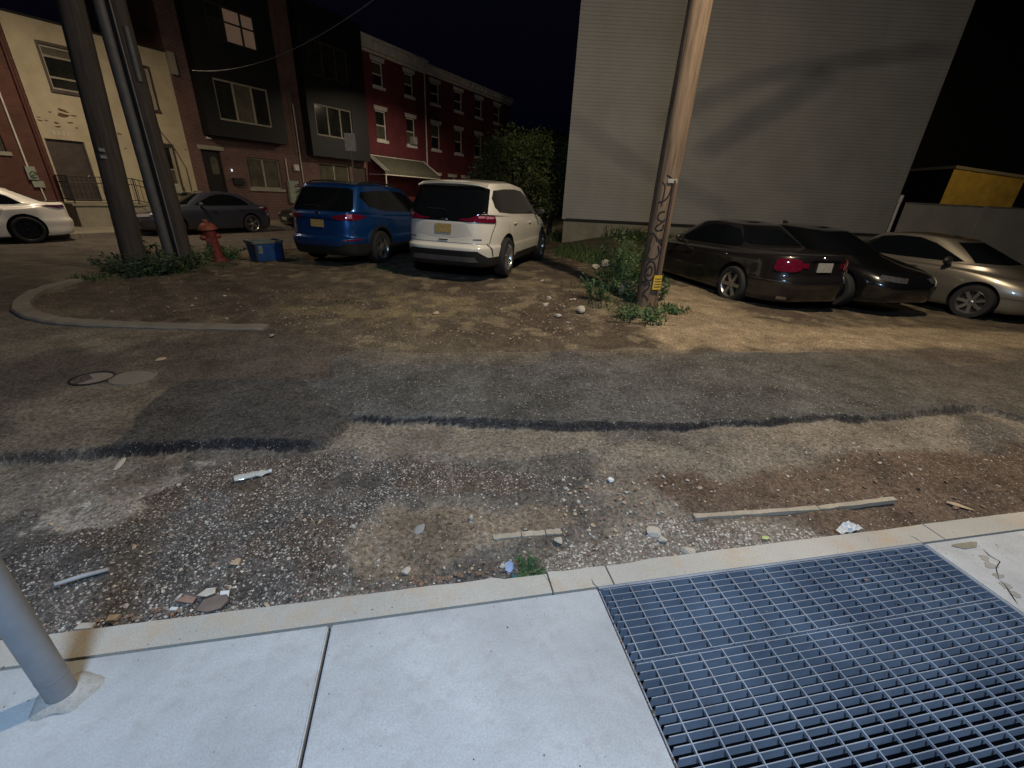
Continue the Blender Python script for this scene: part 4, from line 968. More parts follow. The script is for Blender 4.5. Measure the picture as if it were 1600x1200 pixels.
# black sedan, nose towards the road ------------------------------------
p_bk = paint('black paint', (0.006, 0.006, 0.007), 0.2, 0.25)
def fin(root, bvh):
    h, _, _, _ = bvh.ray_cast(Vector((.35, 0, 3)), Vector((0, 0, -1))); z = h.z if h else 1.4
    mb = MB(); mb.add([(.25, -.02, z - .01), (.25, .02, z - .01), (.45, -.012, z - .01), (.45, .012, z - .01), (.24, -.004, z + .065), (.24, .004, z + .065), (.32, 0, z + .06)],
           [(0, 1, 5, 4), (0, 4, 6, 2), (1, 3, 6, 5), (4, 5, 6), (2, 6, 3), (0, 2, 3, 1)]); mb.build('roof_fin', m_black, root)
black = make_car(dict(name='parked_sedan', cat='sedan', label='black sedan, nose to the road, between the dark grey sedan and the champagne one', scale=1.03, pos=(8.80, 10.02), yaw=-1.50, dz=0.05, wb=2.72, r=.33, track=.89, rr=.23,
    paint=p_bk, rim=m_alloydk, spokes=5, belts=sedan_belts(4.65, .90, 1.42, 1.02, 1.05, .70, -.62), mirror=(1.70, .96), handles=[(.35, .86), (1.35, .83)],
    seams=[((.60, .92), (.58, .30)), ((1.66, .90), (1.62, .30))],
    patches=[('rear_window', [(-.62, 1.09), (.62, 1.09), (.66, 1.13), (.47, 1.34), (-.47, 1.34), (-.66, 1.13)], 'rear', m_glass, .005),
             ('side_window', [(-.18, 1.04), (.20, 1.26), (.55, 1.33), (1.0, 1.33), (1.30, 1.27), (1.90, 1.02), (1.75, .985), (.8, .985), (.05, 1.0)], 'side', m_glass, .004),
             ('windshield', [(-.68, 1.0), (.68, 1.0), (.50, 1.31), (-.50, 1.31)], 'front', m_glass, .004),
             ('tail_light', [(-.42, .86), (-.28, .82), (-.02, .81), (.02, .86), (-.02, .93), (-.36, .92)], 'rcorner', M('smoked lens', (0.02, .006, .008), .08, 0, .2, coat=1), .012, .01),
             ('number_plate', [(-.155, .60), (.155, .60), (.155, .72), (-.155, .72)], 'rear', m_black, .012, .008),
             ('trunk_chrome', [(-.30, .80), (.30, .80), (.30, .812), (-.30, .812)], 'rear', m_alloydk, .012, .01),
             ('headlight', [(1.85, .62), (2.30, .58), (2.32, .66), (1.9, .70)], 'fcorner', M('smoked headlamp', (.10, .10, .11), .08, .4, .5, 40, coat=1), .01)],
    extra=[('fin', fin)]))

# champagne sedan --------------------------------------------------------
p_ch = paint('champagne paint', (0.25, 0.225, 0.185), 0.7, 0.34)
champ = make_car(dict(name='parked_sedan', cat='sedan', label='champagne beige sedan at the right edge, its roof behind the black sedan nose', scale=1.05, pos=(10.88, 9.33), yaw=-1.33, dz=-.02, wb=2.62, r=.31, track=.86, rr=.215,
    paint=p_ch, rim=m_alloy, spokes=7, belts=sedan_belts(4.50, .865, 1.45, .98, 1.0, .70, -.10, 2.78), mirror=(2.02, .95), mirrormat=m_black, handles=[(.62, .86), (1.50, .83)], handlemat=m_chrome,
    seams=[((.85, .94), (.83, .28)), ((1.95, .92), (1.92, .28))],
    patches=[('rear_window', [(-.60, 1.05), (.60, 1.05), (.46, 1.33), (-.46, 1.33)], 'rear', m_glass, .005),
             ('side_window', [(.16, 1.01), (.32, 1.15), (.66, 1.33), (1.0, 1.372), (1.35, 1.365), (1.65, 1.28), (2.22, 1.0), (2.1, .975), (1.1, .975)], 'side', m_glass, .004),
             ('windshield', [(-.66, .99), (.66, .99), (.50, 1.32), (-.50, 1.32)], 'front', m_glass, .004),
             ('tail_light', [(-.38, .74), (-.02, .72), (.0, .86), (-.36, .88)], 'rcorner', m_red, .012, .01),
             ('grille', [(-.35, .50), (.35, .50), (.38, .60), (-.38, .60)], 'front', m_black, .008),
             ('headlight', [(1.78, .60), (1.95, .56), (2.20, .55), (2.24, .61), (2.1, .66), (1.86, .68)], 'fcorner', m_clear, .012, .008),
             ('front_bumper_line', [(2.9, .46), (3.4, .455), (3.4, .463), (2.9, .468)], 'side', m_black, .003)]))

# cars on the row house street ---------------------------------------------
def street_car_pos(px, py, hw, z=-0.22):
    g = gp(px, py, z); c = g - N * hw; return (c.x, c.y)
yaw_u = math.atan2(-U.y, -U.x)
p_gs = paint('blue grey paint', (0.055, 0.058, 0.085), 0.5, 0.3)
def sedan_patches(red=True, tl=m_red, plate=m_platew):
    return [('rear_window', [(-.60, 1.05), (.60, 1.05), (.46, 1.35), (-.46, 1.35)], 'rear', m_glass, .005),
            ('side_window', [(-.10, 1.02), (.12, 1.20), (.42, 1.33), (.75, 1.365), (1.0, 1.355), (1.25, 1.29), (1.85, 1.02), (1.7, .985), (.8, .985), (.05, 1.0)], 'side', m_glass, .004),
            ('windshield', [(-.66, 1.0), (.66, 1.0), (.50, 1.35), (-.50, 1.35)], 'front', m_glass, .004),
            ('tail_light', [(-.40, .78), (-.05, .78), (.16, .86), (.12, .93), (-.2, .93), (-.40, .88)], 'rcorner', tl, .012, .01),
            ('number_plate', [(-.155, .60), (.155, .60), (.155, .72), (-.155, .72)], 'rear', plate, .012, .008),
            ('number_plate', [(-.155, .38), (.155, .38), (.155, .50), (-.155, .50)], 'front', plate, .012, .008),
            ('grille', [(-.40, .52), (.40, .52), (.42, .62), (-.42, .62)], 'front', m_black, .008),
            ('headlight', [(1.80, .63), (2.25, .59), (2.27, .67), (1.84, .72)], 'fcorner', m_clear, .012, .008)]
px_ = street_car_pos(398, 363.5, .88)
c1 = make_car(dict(name='parked_sedan', cat='sedan', label='blue grey sedan parked at the far kerb behind the red hydrant', pos=px_, yaw=yaw_u, wb=2.66, r=.325, track=.885, rr=.235,
    paint=p_gs, rim=m_alloy, spokes=5, twin=True, belts=sedan_belts(4.62, .895, 1.46, 1.02, 1.02, .72, -.55), mirror=(1.70, .98), handles=[(.35, .88), (1.35, .85)],
    seams=[((.60, .92), (.58, .30)), ((1.62, .90), (1.58, .30))], patches=sedan_patches()))
p_bk2 = paint('gloss black paint', (0.01, 0.01, 0.011), 0.2, 0.25)
q = (px_[0] + U.x * 5.55, px_[1] + U.y * 5.55)
c2 = make_car(dict(name='parked_sedan', cat='sedan', label='black sedan mostly hidden behind the blue SUV at the far kerb', pos=q, yaw=yaw_u, wb=2.66, r=.325, track=.885, rr=.235,
    paint=p_bk2, rim=m_alloydk, spokes=5, belts=sedan_belts(4.62, .895, 1.44, 1.0, 1.02, .72, -.55), mirror=(1.70, .98), patches=sedan_patches()))
p_w2 = paint('white paint', (0.68, 0.66, 0.62), 0.0, 0.32)
wx_ = street_car_pos(54, 380.5, .92)
c3 = make_car(dict(name='parked_sedan', cat='sedan', label='white sedan with a black wheel cut off by the left edge', pos=wx_, yaw=yaw_u, dz=0.0, wb=2.80, r=.345, track=.91, rr=.25,
    paint=p_w2, rim=m_alloydk, spokes=5, belts=sedan_belts(4.88, .92, 1.45, 1.06, 1.12, .72, -.62), mirror=(1.8, .98), handles=[(.42, .88), (1.45, .85)],
    seams=[((.64, .92), (.62, .30)), ((1.7, .90), (1.66, .30))],
    patches=sedan_patches(True, M('dark purple lens', (0.06, .012, .04), .1, 0, .2, coat=1))[:3] + [('tail_light', [(-.25, .92), (-.05, .90), (.28, .955), (.15, .98), (-.22, .985)], 'rcorner', M('dark purple lamp', (0.05, .012, .045), .1, 0, .2, coat=1), .010, .008),
             ('bumper_slit', [(-1.06, .62), (-1.035, .62), (-1.02, .84), (-1.04, .84)], 'side', m_black, .004)]))

# ------------------------------------------------------------------ row houses (local x along the street, y into the building)
FD = 22.0; ROT = math.atan2(U.y, U.x)
def hloc(s, z=0.0, out=0.0): p = U * s - N * (FD - out); return (p.x, p.y, z)
def wall_holes(name, mat, parent, x0, x1, z0, z1, holes, y0=0.0, y1=0.22):
    xs = sorted({x0, x1, *[h[0] for h in holes], *[h[1] for h in holes]}); zs = sorted({z0, z1, *[h[2] for h in holes], *[h[3] for h in holes]})
    def solid(i, j):
        if not (0 <= i < len(xs) - 1 and 0 <= j < len(zs) - 1): return False
        cx, cz = (xs[i] + xs[i + 1]) / 2, (zs[j] + zs[j + 1]) / 2
        return not any(h[0] < cx < h[1] and h[2] < cz < h[3] for h in holes)
    mb = MB()
    for i in range(len(xs) - 1):
        for j in range(len(zs) - 1):
            if not solid(i, j): continue
            a, b, c, d = xs[i], xs[i + 1], zs[j], zs[j + 1]
            mb.add([(a, y0, c), (b, y0, c), (b, y0, d), (a, y0, d)], [(0, 1, 2, 3)]); mb.add([(a, y1, c), (b, y1, c), (b, y1, d), (a, y1, d)], [(3, 2, 1, 0)])
            if not solid(i - 1, j): mb.add([(a, y0, c), (a, y0, d), (a, y1, d), (a, y1, c)], [(0, 1, 2, 3)])
            if not solid(i + 1, j): mb.add([(b, y0, c), (b, y0, d), (b, y1, d), (b, y1, c)], [(3, 2, 1, 0)])
            if not solid(i, j - 1): mb.add([(a, y0, c), (b, y0, c), (b, y1, c), (a, y1, c)], [(3, 2, 1, 0)])
            if not solid(i, j + 1): mb.add([(a, y0, d), (b, y0, d), (b, y1, d), (a, y1, d)], [(0, 1, 2, 3)])
    o = mb.build(name, mat, parent); return o
def window(parent, x0, x1, z0, z1, fm, panes, vbars=(), hbars=(), t=0.05, y=0.09, sill=None, lintel=None, trimm=None):
    mb = MB(); f = t
    mb.box(x0, x1, y, y + .06, z1 - f, z1); mb.box(x0, x1, y, y + .06, z0, z0 + f); mb.box(x0, x0 + f, y, y + .06, z0 + f, z1 - f); mb.box(x1 - f, x1, y, y + .06, z0 + f, z1 - f)
    for v in vbars: mb.box(v - f * .6, v + f * .6, y + .003, y + .055, z0 + f, z1 - f)
    xs = [x0 + f] + [v for v in vbars] + [x1 - f]
    for k, h in enumerate(hbars): mb.box(x0 + f, x1 - f, y + .008, y + .05, h - f * .45, h + f * .45)
    w = mb.build('window', fm, parent)
    zs = [z0 + f] + list(hbars) + [z1 - f]; c = 0
    for i in range(len(xs) - 1):
        for j in range(len(zs) - 1):
            m = panes[c % len(panes)]; c += 1
            mb = MB(); mb.box(xs[i], xs[i + 1], y + .028 + .001 * j, y + .036 + .001 * j, zs[j], zs[j + 1]); mb.build('pane', m, w)
    if sill:
        mb = MB(); mb.box(x0 - .08, x1 + .08, -.07, y, z0 - sill, z0 - .002); mb.build('sill', trimm, w, bev=.008)
    if lintel:
        mb = MB(); mb.box(x0 - .10, x1 + .10, -.05, y, z1 + .002, z1 + lintel); mb.box(x0 - .13, x1 + .13, -.08, 0.02, z1 + lintel + .003, z1 + lintel + .06); mb.build('lintel', trimm, w, bev=.008)
    return w
def house_shell(parent, x0, x1, z1, mat, depth=8.0, y0=0.22, roofm=None):
    mb = MB(); mb.box(x0, x0 + .2, y0, depth, -.3, z1); mb.box(x1 - .2, x1, y0, depth, -.3, z1); mb.box(x0 + .2, x1 - .2, depth - .2, depth, -.3, z1)
    mb.box(x0 + .2, x1 - .2, y0 + 1.6, y0 + 1.7, -.3, z1 - .3); mb.build('side_walls', mat, parent)
    mb = MB(); mb.box(x0 + .01, x1 - .01, y0 + .002, depth - .01, z1 + .002, z1 + .12); mb.build('roof', roofm or m_dark, parent)
ZG = -0.10
SA = fs(102, 318)[0]; SB = fs(285, 200)[0]
S1 = SB + 0.02; S2 = fs(455, 240)[0] + .25; S3 = fs(572, 250)[0]; S4 = fs(662, 100)[0]; S5 = fs(797, 160)[0]
# left red brick house
h = thing('brick_house', 'red brown brick house at the far left with a meter and conduit', 'house', hloc(SA), ROT)
wall_holes('wall', m_brickL, h, -7, -0.02, ZG - .3, 7.6, [(-1.9, -.95, 2.15, 3.7), (-4.5, -3.5, 2.15, 3.7)])
window(h, -1.9, -.95, 2.15, 3.7, m_framedk, [m_panec, m_pane], hbars=(2.9,), sill=.12, lintel=.2, trimm=m_frame)
window(h, -4.5, -3.5, 2.15, 3.7, m_framedk, [m_pane], hbars=(2.9,), sill=.12, lintel=.2, trimm=m_frame)
house_shell(h, -7, -.02, 7.6, m_brickL)
mb = MB(); mb.tube([(-.62, -.05, 1.75), (-.62, -.05, 7.3)], .025, 8); mb.tube([(-.45, -.05, ZG), (-.5, -.05, 1.3)], .02, 8); mb.build('conduit', m_white, h)
mb = MB(); mb.box(-.72, -.48, -.14, 0, 1.35, 1.75); mb.lathe([(.09, -.20), (.09, -.12), (0, -.21)], 14, 'y', c=(-.58, 0, 1.52)); mb.box(-.66, -.38, -.10, -.005, 1.12, 1.32); mb.build('electric_meter', m_meter, h)
mb = MB(); mb.tube([(-.14, -.06, ZG), (-.14, -.06, 7.6)], .05, 10); mb.build('downspout', M('maroon pipe', (.07, .015, .012), .6), h)

# cream house
W_ = S1 - SA
h = thing('stucco_house', 'cream stucco house with brown door and peeling paint behind the dark poles', 'house', hloc(SA), ROT)
d0, dz0 = fs(104, 314); d1, _ = fs(158, 312); _, dz1 = fs(103, 220); w0 = fs(60, 67); w1 = fs(126, 147); v1 = fs(246, 172); v1t = fs(226, 106); g1 = fs(282, 292); g1t = fs(270, 230)
def L_(s): return s - SA
A0 = (L_(w0[0]) - .02, L_(w1[0]) + .12, w1[1] + .02, w0[1]); B1 = L_(v1[0]) + 0.02; Bh = (B1 - .84, B1, v1[1], v1t[1]); Gh = (L_(g1[0]) - .70, L_(g1[0]) + .04, g1[1] - .02, g1t[1] + .03)
DH = (L_(d0), L_(d1) + .04, dz0, dz1 + .02); top_h = fs(0, 16)[1]
wl_ = wall_holes('wall', m_stucco, h, 0, W_, ZG - .2, top_h, [A0, Bh, Gh, DH])
window(h, *A0, m_frame, [m_pane, m_pane, m_panec], hbars=(A0[2] + .36, A0[3] - .30), t=.06, sill=.10, trimm=m_door)
window(h, *Bh, m_frame, [m_pane, m_pane], hbars=((Bh[2] + Bh[3]) / 2,), t=.06, sill=.10, trimm=m_door)
window(h, *Gh, m_frame, [m_panec, m_pane], hbars=((Gh[2] + Gh[3]) / 2 - .1,), t=.06, sill=.10, trimm=m_door)
for q in (A0, Bh, Gh):
    mb = MB(); x0, x1, z0, z1 = q; mb.box(x0 - .07, x0 - .002, -.02, .0, z0 - .07, z1 + .07); mb.box(x1 + .002, x1 + .07, -.02, .0, z0 - .07, z1 + .07); mb.box(x0, x1, -.022, .0, z1 + .004, z1 + .08)
    mb.build('window_surround', m_door, h)
dr = None
mb = MB(); mb.box(DH[0] + .05, DH[1] - .05, .10, .15, DH[2] + .02, DH[3] - .05); dr = mb.build('door', m_door, h)
mb = MB(); mb.box(DH[0] + .002, DH[0] + .048, .06, .16, DH[2], DH[3]); mb.box(DH[1] - .048, DH[1] - .002, .06, .16, DH[2], DH[3]); mb.box(DH[0] + .05, DH[1] - .05, .06, .16, DH[3] - .048, DH[3] - .002); mb.build('door_frame', m_framedk, h)
mb = MB(); mb.lathe([(.0, .05), (.03, .06), (.03, .085), (.012, .10)], 12, 'y', c=(DH[1] - .13, 0, DH[2] + .85)); mb.build('door_knob', m_chrome, dr)
mb = MB(); rnd = random.Random(4)                                          # the worn figures above the door, half flaked off
for i, ch in enumerate('2021'):
    cd = bpy.data.curves.new('digit', 'FONT'); cd.body = ch; cd.size = .17; cd.extrude = .004
    o = bpy.data.objects.new('house_number', cd); COL.objects.link(o)
    dg = bpy.context.evaluated_depsgraph_get(); dg.update(); me = bpy.data.meshes.new_from_object(o.evaluated_get(dg)); bpy.data.objects.remove(o)
    me.materials.clear(); me.materials.append(m_white)
    o = bpy.data.objects.new('house_number', me); COL.objects.link(o); o.parent = h; o.location = (DH[0] + .26 + .12 * i, -.006, DH[3] + .14); o.rotation_euler = (rad(90), 0, 0)
m_flake = M('bare umber render', (.10, .06, .03), .95)                     # bare patches where the paint has flaked
for px, py, r in ((96, 172, .07), (103, 175, .05), (97, 180, .09), (104, 180, .05), (115, 181, .05), (88, 192, .045), (91, 198, .05), (78, 175, .03), (120, 200, .03), (186, 209, .05), (196, 232, .03), (290, 234, .035), (62, 188, .04), (72, 188, .03), (60, 183, .03), (110, 192, .05)):
    s_, z_ = fs(px, py); n_ = 11; k0 = rnd.random() * 6
    mb = MB(); mb.add([(L_(s_) + r * 1.5 * (1 + .35 * math.sin(3 * t + k0)) * math.cos(t), -.003, z_ + r * .6 * (1 + .4 * math.cos(2 * t + k0)) * math.sin(t)) for t in np.linspace(0, 6.283, n_ + 1)[:-1]], [tuple(range(n_))]); mb.build('flaked_paint', m_flake, h)
house_shell(h, 0, W_ - .02, top_h, m_stucco)
mb = MB(); s_, z_ = fs(266, 97); mb.box(L_(s_) - .12, L_(s_) + .12, -.20, 0, z_ - .42, z_ + .32); mb.build('wall_vent_box', m_frame, h, bev=.02)
mb = MB(); mb.tube([(L_(fs(x, y)[0]), -.03, fs(x, y)[1]) for x, y in ((238, 175), (250, 205), (272, 232), (290, 262), (297, 290), (300, 305))], .018, 6); mb.build('cable', m_wire, h)
mb = MB(); s_, z_ = fs(273, 300); mb.box(L_(s_) - .26, L_(s_) + .22, -.22, .05, z_ - .05, z_ + .32); mb.build('air_conditioner', M('pale appliance', (.33, .31, .27), .6), h, bev=.02)
# stoop with railing
sx0, sx1 = L_(fs(128, 318, 20.8)[0]) - .05, L_(fs(236, 318, 20.8)[0]); szt = DH[2] - .03
mb = MB(); mb.box(sx0 - .15, sx1, -1.2, -.002, ZG - .1, szt - .08); mb.box(sx0 - .22, sx1 + .03, -1.24, -.002, szt - .078, szt)
for k in range(4): mb.box(sx1 + .002 + .28 * k, sx1 + .28 * (k + 1), -1.18, -.15, ZG - .1, szt - .17 * (k + 1))
stp = mb.build('stoop', m_conc, h, bev=.012)
mb = MB(); rz = szt + .86
def rl(pts, r=.016): mb.tube(pts, r, 6)
ry = -1.14
for dz in (rz, szt + .66, szt + .12): rl([(sx0 - .1, ry, dz), (sx1 - .35, ry, dz)]); rl([(sx0 - .1, ry, dz), (sx0 - .1, -.05, dz)])
rl([(sx1 - .35, ry, rz), (sx1 + .1, ry, rz - .12), (sx1 + 1.0, ry, rz - .66)]); rl([(sx1 - .35, ry, szt + .66), (sx1 + .1, ry, szt + .54), (sx1 + 1.0, ry, szt)]); rl([(sx1 - .35, ry, szt + .12), (sx1 + .1, ry, szt), (sx1 + 1.0, ry, szt - .55)])
x = sx0 - .1
while x < sx1 + 1.0:
    dd = 0 if x < sx1 - .35 else (.12 * (x - sx1 + .35) / .45 if x < sx1 + .1 else .12 + .6 * (x - sx1 - .1) / .9)
    rl([(x, ry, szt + .10 - dd), (x, ry, rz - dd)], .009); x += .125
for x in (sx0 - .1, sx1 - .35, sx1 + 1.0): rl([(x, ry, szt - (0 if x < sx1 else .72)), (x, ry, rz + .02 - (0 if x < sx1 else .68))], .02)
for y in np.linspace(-1.02, -.1, 8): rl([(sx0 - .1, y, szt + .1), (sx0 - .1, y, rz)], .009)
rlo = mb.build('railing', m_black, stp, True)

# house with black bay, first
def bay_house(s0, s1, nm, label, bay, wins, lows, door, hgt, extra=None):
    h = thing('brick_house', label, 'house', hloc(s0), ROT); w = s1 - s0
    holes = [l[:4] for l in lows] + ([door] if door else [])
    wall_holes('wall', m_brickB, h, 0.0, w - .02, ZG - .2, hgt, [(a - .0, b, c, d) for a, b, c, d in holes])
    for l in lows: window(h, *l[:4], m_frame, l[4], vbars=l[5], t=.07, sill=.12, trimm=m_frame)
    bx0, bx1, bz0, bz1 = bay
    wall_holes('bay', m_darkclad, h, bx0, bx1, bz0, bz1, [q[:4] for q in wins], y0=-.55, y1=-.40)
    mb = MB(); mb.box(bx0, bx0 + .12, -.398, -.002, bz0, bz1); mb.box(bx1 - .12, bx1, -.398, -.002, bz0, bz1); mb.box(bx0 + .12, bx1 - .12, -.398, -.002, bz0, bz0 + .1); mb.box(bx0 + .12, bx1 - .12, -.06, -.003, bz0 + .1, bz1 - .1); mb.box(bx0 + .12, bx1 - .12, -.398, -.002, bz1 - .1, bz1); mb.build('bay_sides', m_darkclad, h)
    for q in wins:
        ww_ = window(h, *q[:4], q[4], q[5], vbars=q[6], hbars=q[7] if len(q) > 7 else (), t=.07, y=-.50)
    house_shell(h, 0, w - .02, hgt, m_brickB)
    return h
def LL(s0): return lambda px, py, d=22.0: (fs(px, py, d)[0] - s0, fs(px, py, d)[1])
l1 = LL(S1); bd = 21.45
a = l1(331, 120, bd); b = l1(427, 200, bd); c_ = l1(317, 2, bd); d_ = l1(405, 82, bd); e = l1(383, 245); f_ = l1(443, 296); g_ = l1(358, 300)
bz0 = l1(330, 196, bd)[1] - .1; x0 = l1(312, 100, bd)[0] - .18; x1 = l1(443, 170, bd)[0]
hb_ = bay_house(S1, S2, 'a', 'dark purple brick house with black bay, dim lit top window and glass front door', (x0, x1, bz0 - .25, 9.4),
    [(a[0], b[0], b[1], a[1], m_frame, [m_pane, m_panec], (a[0] + (b[0] - a[0]) * .34, a[0] + (b[0] - a[0]) * .68)),
     (c_[0], d_[0], d_[1], c_[1] + .1, m_framedk, [m_dark, m_pane, m_panew, m_panew, m_panew, m_panew], (c_[0] + (d_[0] - c_[0]) * .34, c_[0] + (d_[0] - c_[0]) * .70), ((d_[1] + c_[1]) / 2 + .15,))],
    [(e[0], f_[0], f_[1], e[1], [m_panec, m_panec], (e[0] + (f_[0] - e[0]) * .5,))], (l1(311, 232)[0] + .05, g_[0] - .02, .55, l1(311, 232)[1] - .02), 9.6)
dq = (l1(311, 232)[0] + .05, g_[0] - .02, .55, l1(311, 232)[1] - .02)
mb = MB(); mb.box(dq[0] + .02, dq[1] - .02, .08, .13, dq[2], dq[3] - .02); dr = mb.build('door', m_doorbk, hb_)
mb = MB(); xc = (dq[0] + dq[1]) / 2 + .08; vs = [(xc - .15, .074, dq[3] - .95), (xc + .16, .074, dq[3] - .95)] + [(xc + .16 * math.cos(t), .074, dq[3] - .45 + .22 * math.sin(t)) for t in np.linspace(0, math.pi, 9)]
mb.add(vs, [tuple(range(len(vs)))[::-1]]); mb.build('door_glass', m_panec, dr)
mb = MB(); mb.box(dq[0] - .12, dq[1] + .15, -.05, 0, dq[3] + .01, dq[3] + .17); mb.build('door_lintel', m_frame, hb_, bev=.01)
mb = MB(); s_, z_ = l1(326, 216); mb.box(s_ - .12, s_ + .06, -.12, 0, z_ - .04, z_ + .05); mb.build('porch_light', m_white, hb_, bev=.015)
mb = MB(); s_, z_ = l1(362, 266); mb.box(s_ - .03, s_ + .03, -.03, 0, z_ - .05, z_ + .05); mb.build('doorbell', M('lit doorbell', (.6, .6, .6), .4, emit=(.9, .95, 1, .7)), hb_)
mb = MB(); s_, z_ = l1(372, 283); mb.box(s_ - .26, s_ + .22, -.16, 0, z_ - .16, z_ + .13); mb.build('mailbox', m_black, hb_, bev=.01)
mb = MB(); mb.box(dq[0] - .1, dq[1] + .25, -.9, -.003, ZG - .1, .38); mb.box(dq[0], dq[1] + .2, -.55, -.004, .383, .55); mb.build('door_steps', m_conc, hb_, bev=.01)
m1_ = l1(462, 262); mb = MB(); mb.box(m1_[0] - .13, m1_[0] + .13, -.12, 0, m1_[1] - .14, m1_[1] + .14); mb.build('junction_box', m_white, hb_, bev=.015)
for (pa_, pb_) in (((457, 162), (473, 285)), ((444, 247), (452, 288))):
    A_, B_ = l1(*pa_), l1(*pb_); mb = MB(); mb.tube([((A_[0] + B_[0]) / 2, -.05, A_[1]), ((A_[0] + B_[0]) / 2, -.05, B_[1])], .022, 8); mb.build('conduit', m_white, hb_, True)
A_ = l1(456, 286); mb = MB(); mb.box(A_[0] - .28, A_[0] + .32, -.14, 0, A_[1] - .95, A_[1] + .1); mp_ = mb.build('meter_panel', m_meter, hb_, bev=.015)
for k in range(3):
    mb = MB(); mb.lathe([(.085, -.15), (.085, -.23), (.05, -.26), (0, -.26)], 16, 'y', c=(A_[0] + .18, 0, A_[1] - .10 - .25 * k)); mb.build('meter', m_chrome, mp_, True)
# second dark bay house
l2 = LL(S2); a = l2(490, 160, bd); b = l2(553, 220, bd); c_ = l2(478, 57, bd); d_ = l2(546, 133, bd); e = l2(497, 250); f_ = l2(548, 285)
x0 = l2(478, 150, bd)[0]; x1 = S3 - S2 - .15
h2_ = bay_house(S2, S3, 'b', 'dark brick house with black bay directly behind the blue SUV', (x0, x1, l2(490, 236, bd)[1] - .2, 9.5),
    [(a[0], b[0], b[1], a[1], m_frame, [m_pane], (a[0] + (b[0] - a[0]) * .34, a[0] + (b[0] - a[0]) * .68)),
     (c_[0], d_[0], d_[1], c_[1], m_door, [m_pane], (c_[0] + (d_[0] - c_[0]) * .34, c_[0] + (d_[0] - c_[0]) * .68))],
    [(e[0], f_[0], 1.35, e[1] - .1, [m_panec], (e[0] + (f_[0] - e[0]) * .5,))], (f_[0] + .35, f_[0] + 1.25, .45, 2.7), 9.7)
mb = MB(); mb.box(f_[0] + .40, f_[0] + 1.2, .08, .13, .47, 2.66); mb.build('door', m_door, h2_)

# red houses
def red_house(s0, s1, label, wpx, hz, cor, lowers, ghost=()):
    h = thing('red_row_house', label, 'house', hloc(s0), ROT); w = s1 - s0; ll = LL(s0)
    holes = [q[:4] for q in wpx] + [q[:4] for q in lowers]
    wall_holes('wall', m_brickR, h, 0.0, w - .01, ZG - .2, hz, holes)
    for q in wpx: window(h, *q[:4], m_white, q[4], hbars=((q[2] + q[3]) / 2,), t=.07, sill=.16, lintel=.16, trimm=m_white)
    for q in lowers: window(h, *q[:4], m_white, [m_pane], hbars=((q[2] + q[3]) / 2,), t=.07, sill=.12, lintel=.14, trimm=m_white)
    mb = MB(); z0, z1 = cor
    mb.box(.02, w - .03, -.10, .0, z0, z0 + .12); mb.box(.02, w - .03, -.28, .0, z0 + .123, z1 - .16); mb.box(-.05 + .05, w - .01, -.42, .0, z1 - .157, z1)
    x = .1
    while x < w - .2: mb.box(x, x + .12, -.38, -.282, z0 + .2, z1 - .16); x += .62
    mb.build('cornice', m_white, h, bev=.01)
    house_shell(h, 0, w - .02, hz, m_brickR)
    return h, ll
def redwin(ll, tl, br, p, dx=0.0): a, b = ll(*tl), ll(*br); return (a[0] + .12, b[0] - .14 + dx, b[1] + .22, a[1] - .24, p)
l3 = LL(S3); W3 = []
hh = fs(583, 162)[1] - .26; lo = fs(608, 227)[1] + .22; th_ = fs(576, 83)[1] - .26; tl_ = fs(602, 145)[1] + .22
def col(ll, pxa, pya, pxb, pyb): return ll(pxa, pya)[0] + .12, ll(pxb, pyb)[0] - .12
for (A, B_), (C_, D_) in ((((583, 162), (608, 227)), ((576, 83), (602, 145))), (((632, 174), (652, 235)), ((628, 104), (649, 159)))):
    a0, a1 = col(l3, *A, *B_); W3.append((a0, a1, lo, hh, [m_panec, m_pane])); W3.append((a0, a1, tl_, th_, [m_pane, m_panec]))
zc0, zc1 = fs(565, 78)[1], fs(562, 55)[1] + .05
h3_, _ = red_house(S3, S4, 'dark red row house with white cornice and green awning, left of the drainpipe', W3, zc1 - .05, (zc0, zc1), [])
l4 = LL(S4); W4 = []
cols = [col(l4, 672, 187, 690, 238), col(l4, 709, 198, 724, 245)]; step = cols[1][0] - cols[0][0]; wd = cols[0][1] - cols[0][0]
for k in range(4):
    a0 = cols[0][0] + step * k; W4.append((a0, a0 + wd, lo, hh, [m_pane, m_panec])); W4.append((a0, a0 + wd, tl_, th_, [m_pane]))
zc2 = fs(663, 100)[1]; zc3 = fs(655, 120)[1]
LW = []
for px in (676, 701, 722):
    s_ = l4(px, 266)[0]; LW.append((s_, s_ + .85, 1.3, 2.68))
h4_, _ = red_house(S4, S5, 'long dark red row house with white cornice, right of the drainpipe towards the tree', W4, zc2 - .1, (zc2 - .50, zc2 - .02), LW)
mb = MB(); mb.tube([(-.05, -.07, 2.9), (-.05, -.07, zc2)], .045, 8); mb.tube([(-.05, -.07, zc2), (-.05, -.35, zc2 + .15)], .045, 8); mb.build('drainpipe', m_white, h4_, True)
mb = MB(); s_, z_ = l3(652, 228); mb.box(s_ - .62, s_ - .22, -.25, .1, lo + .05, lo + .5); mb.build('air_conditioner', M('pale unit', (.35, .33, .3), .6), h3_, bev=.02)
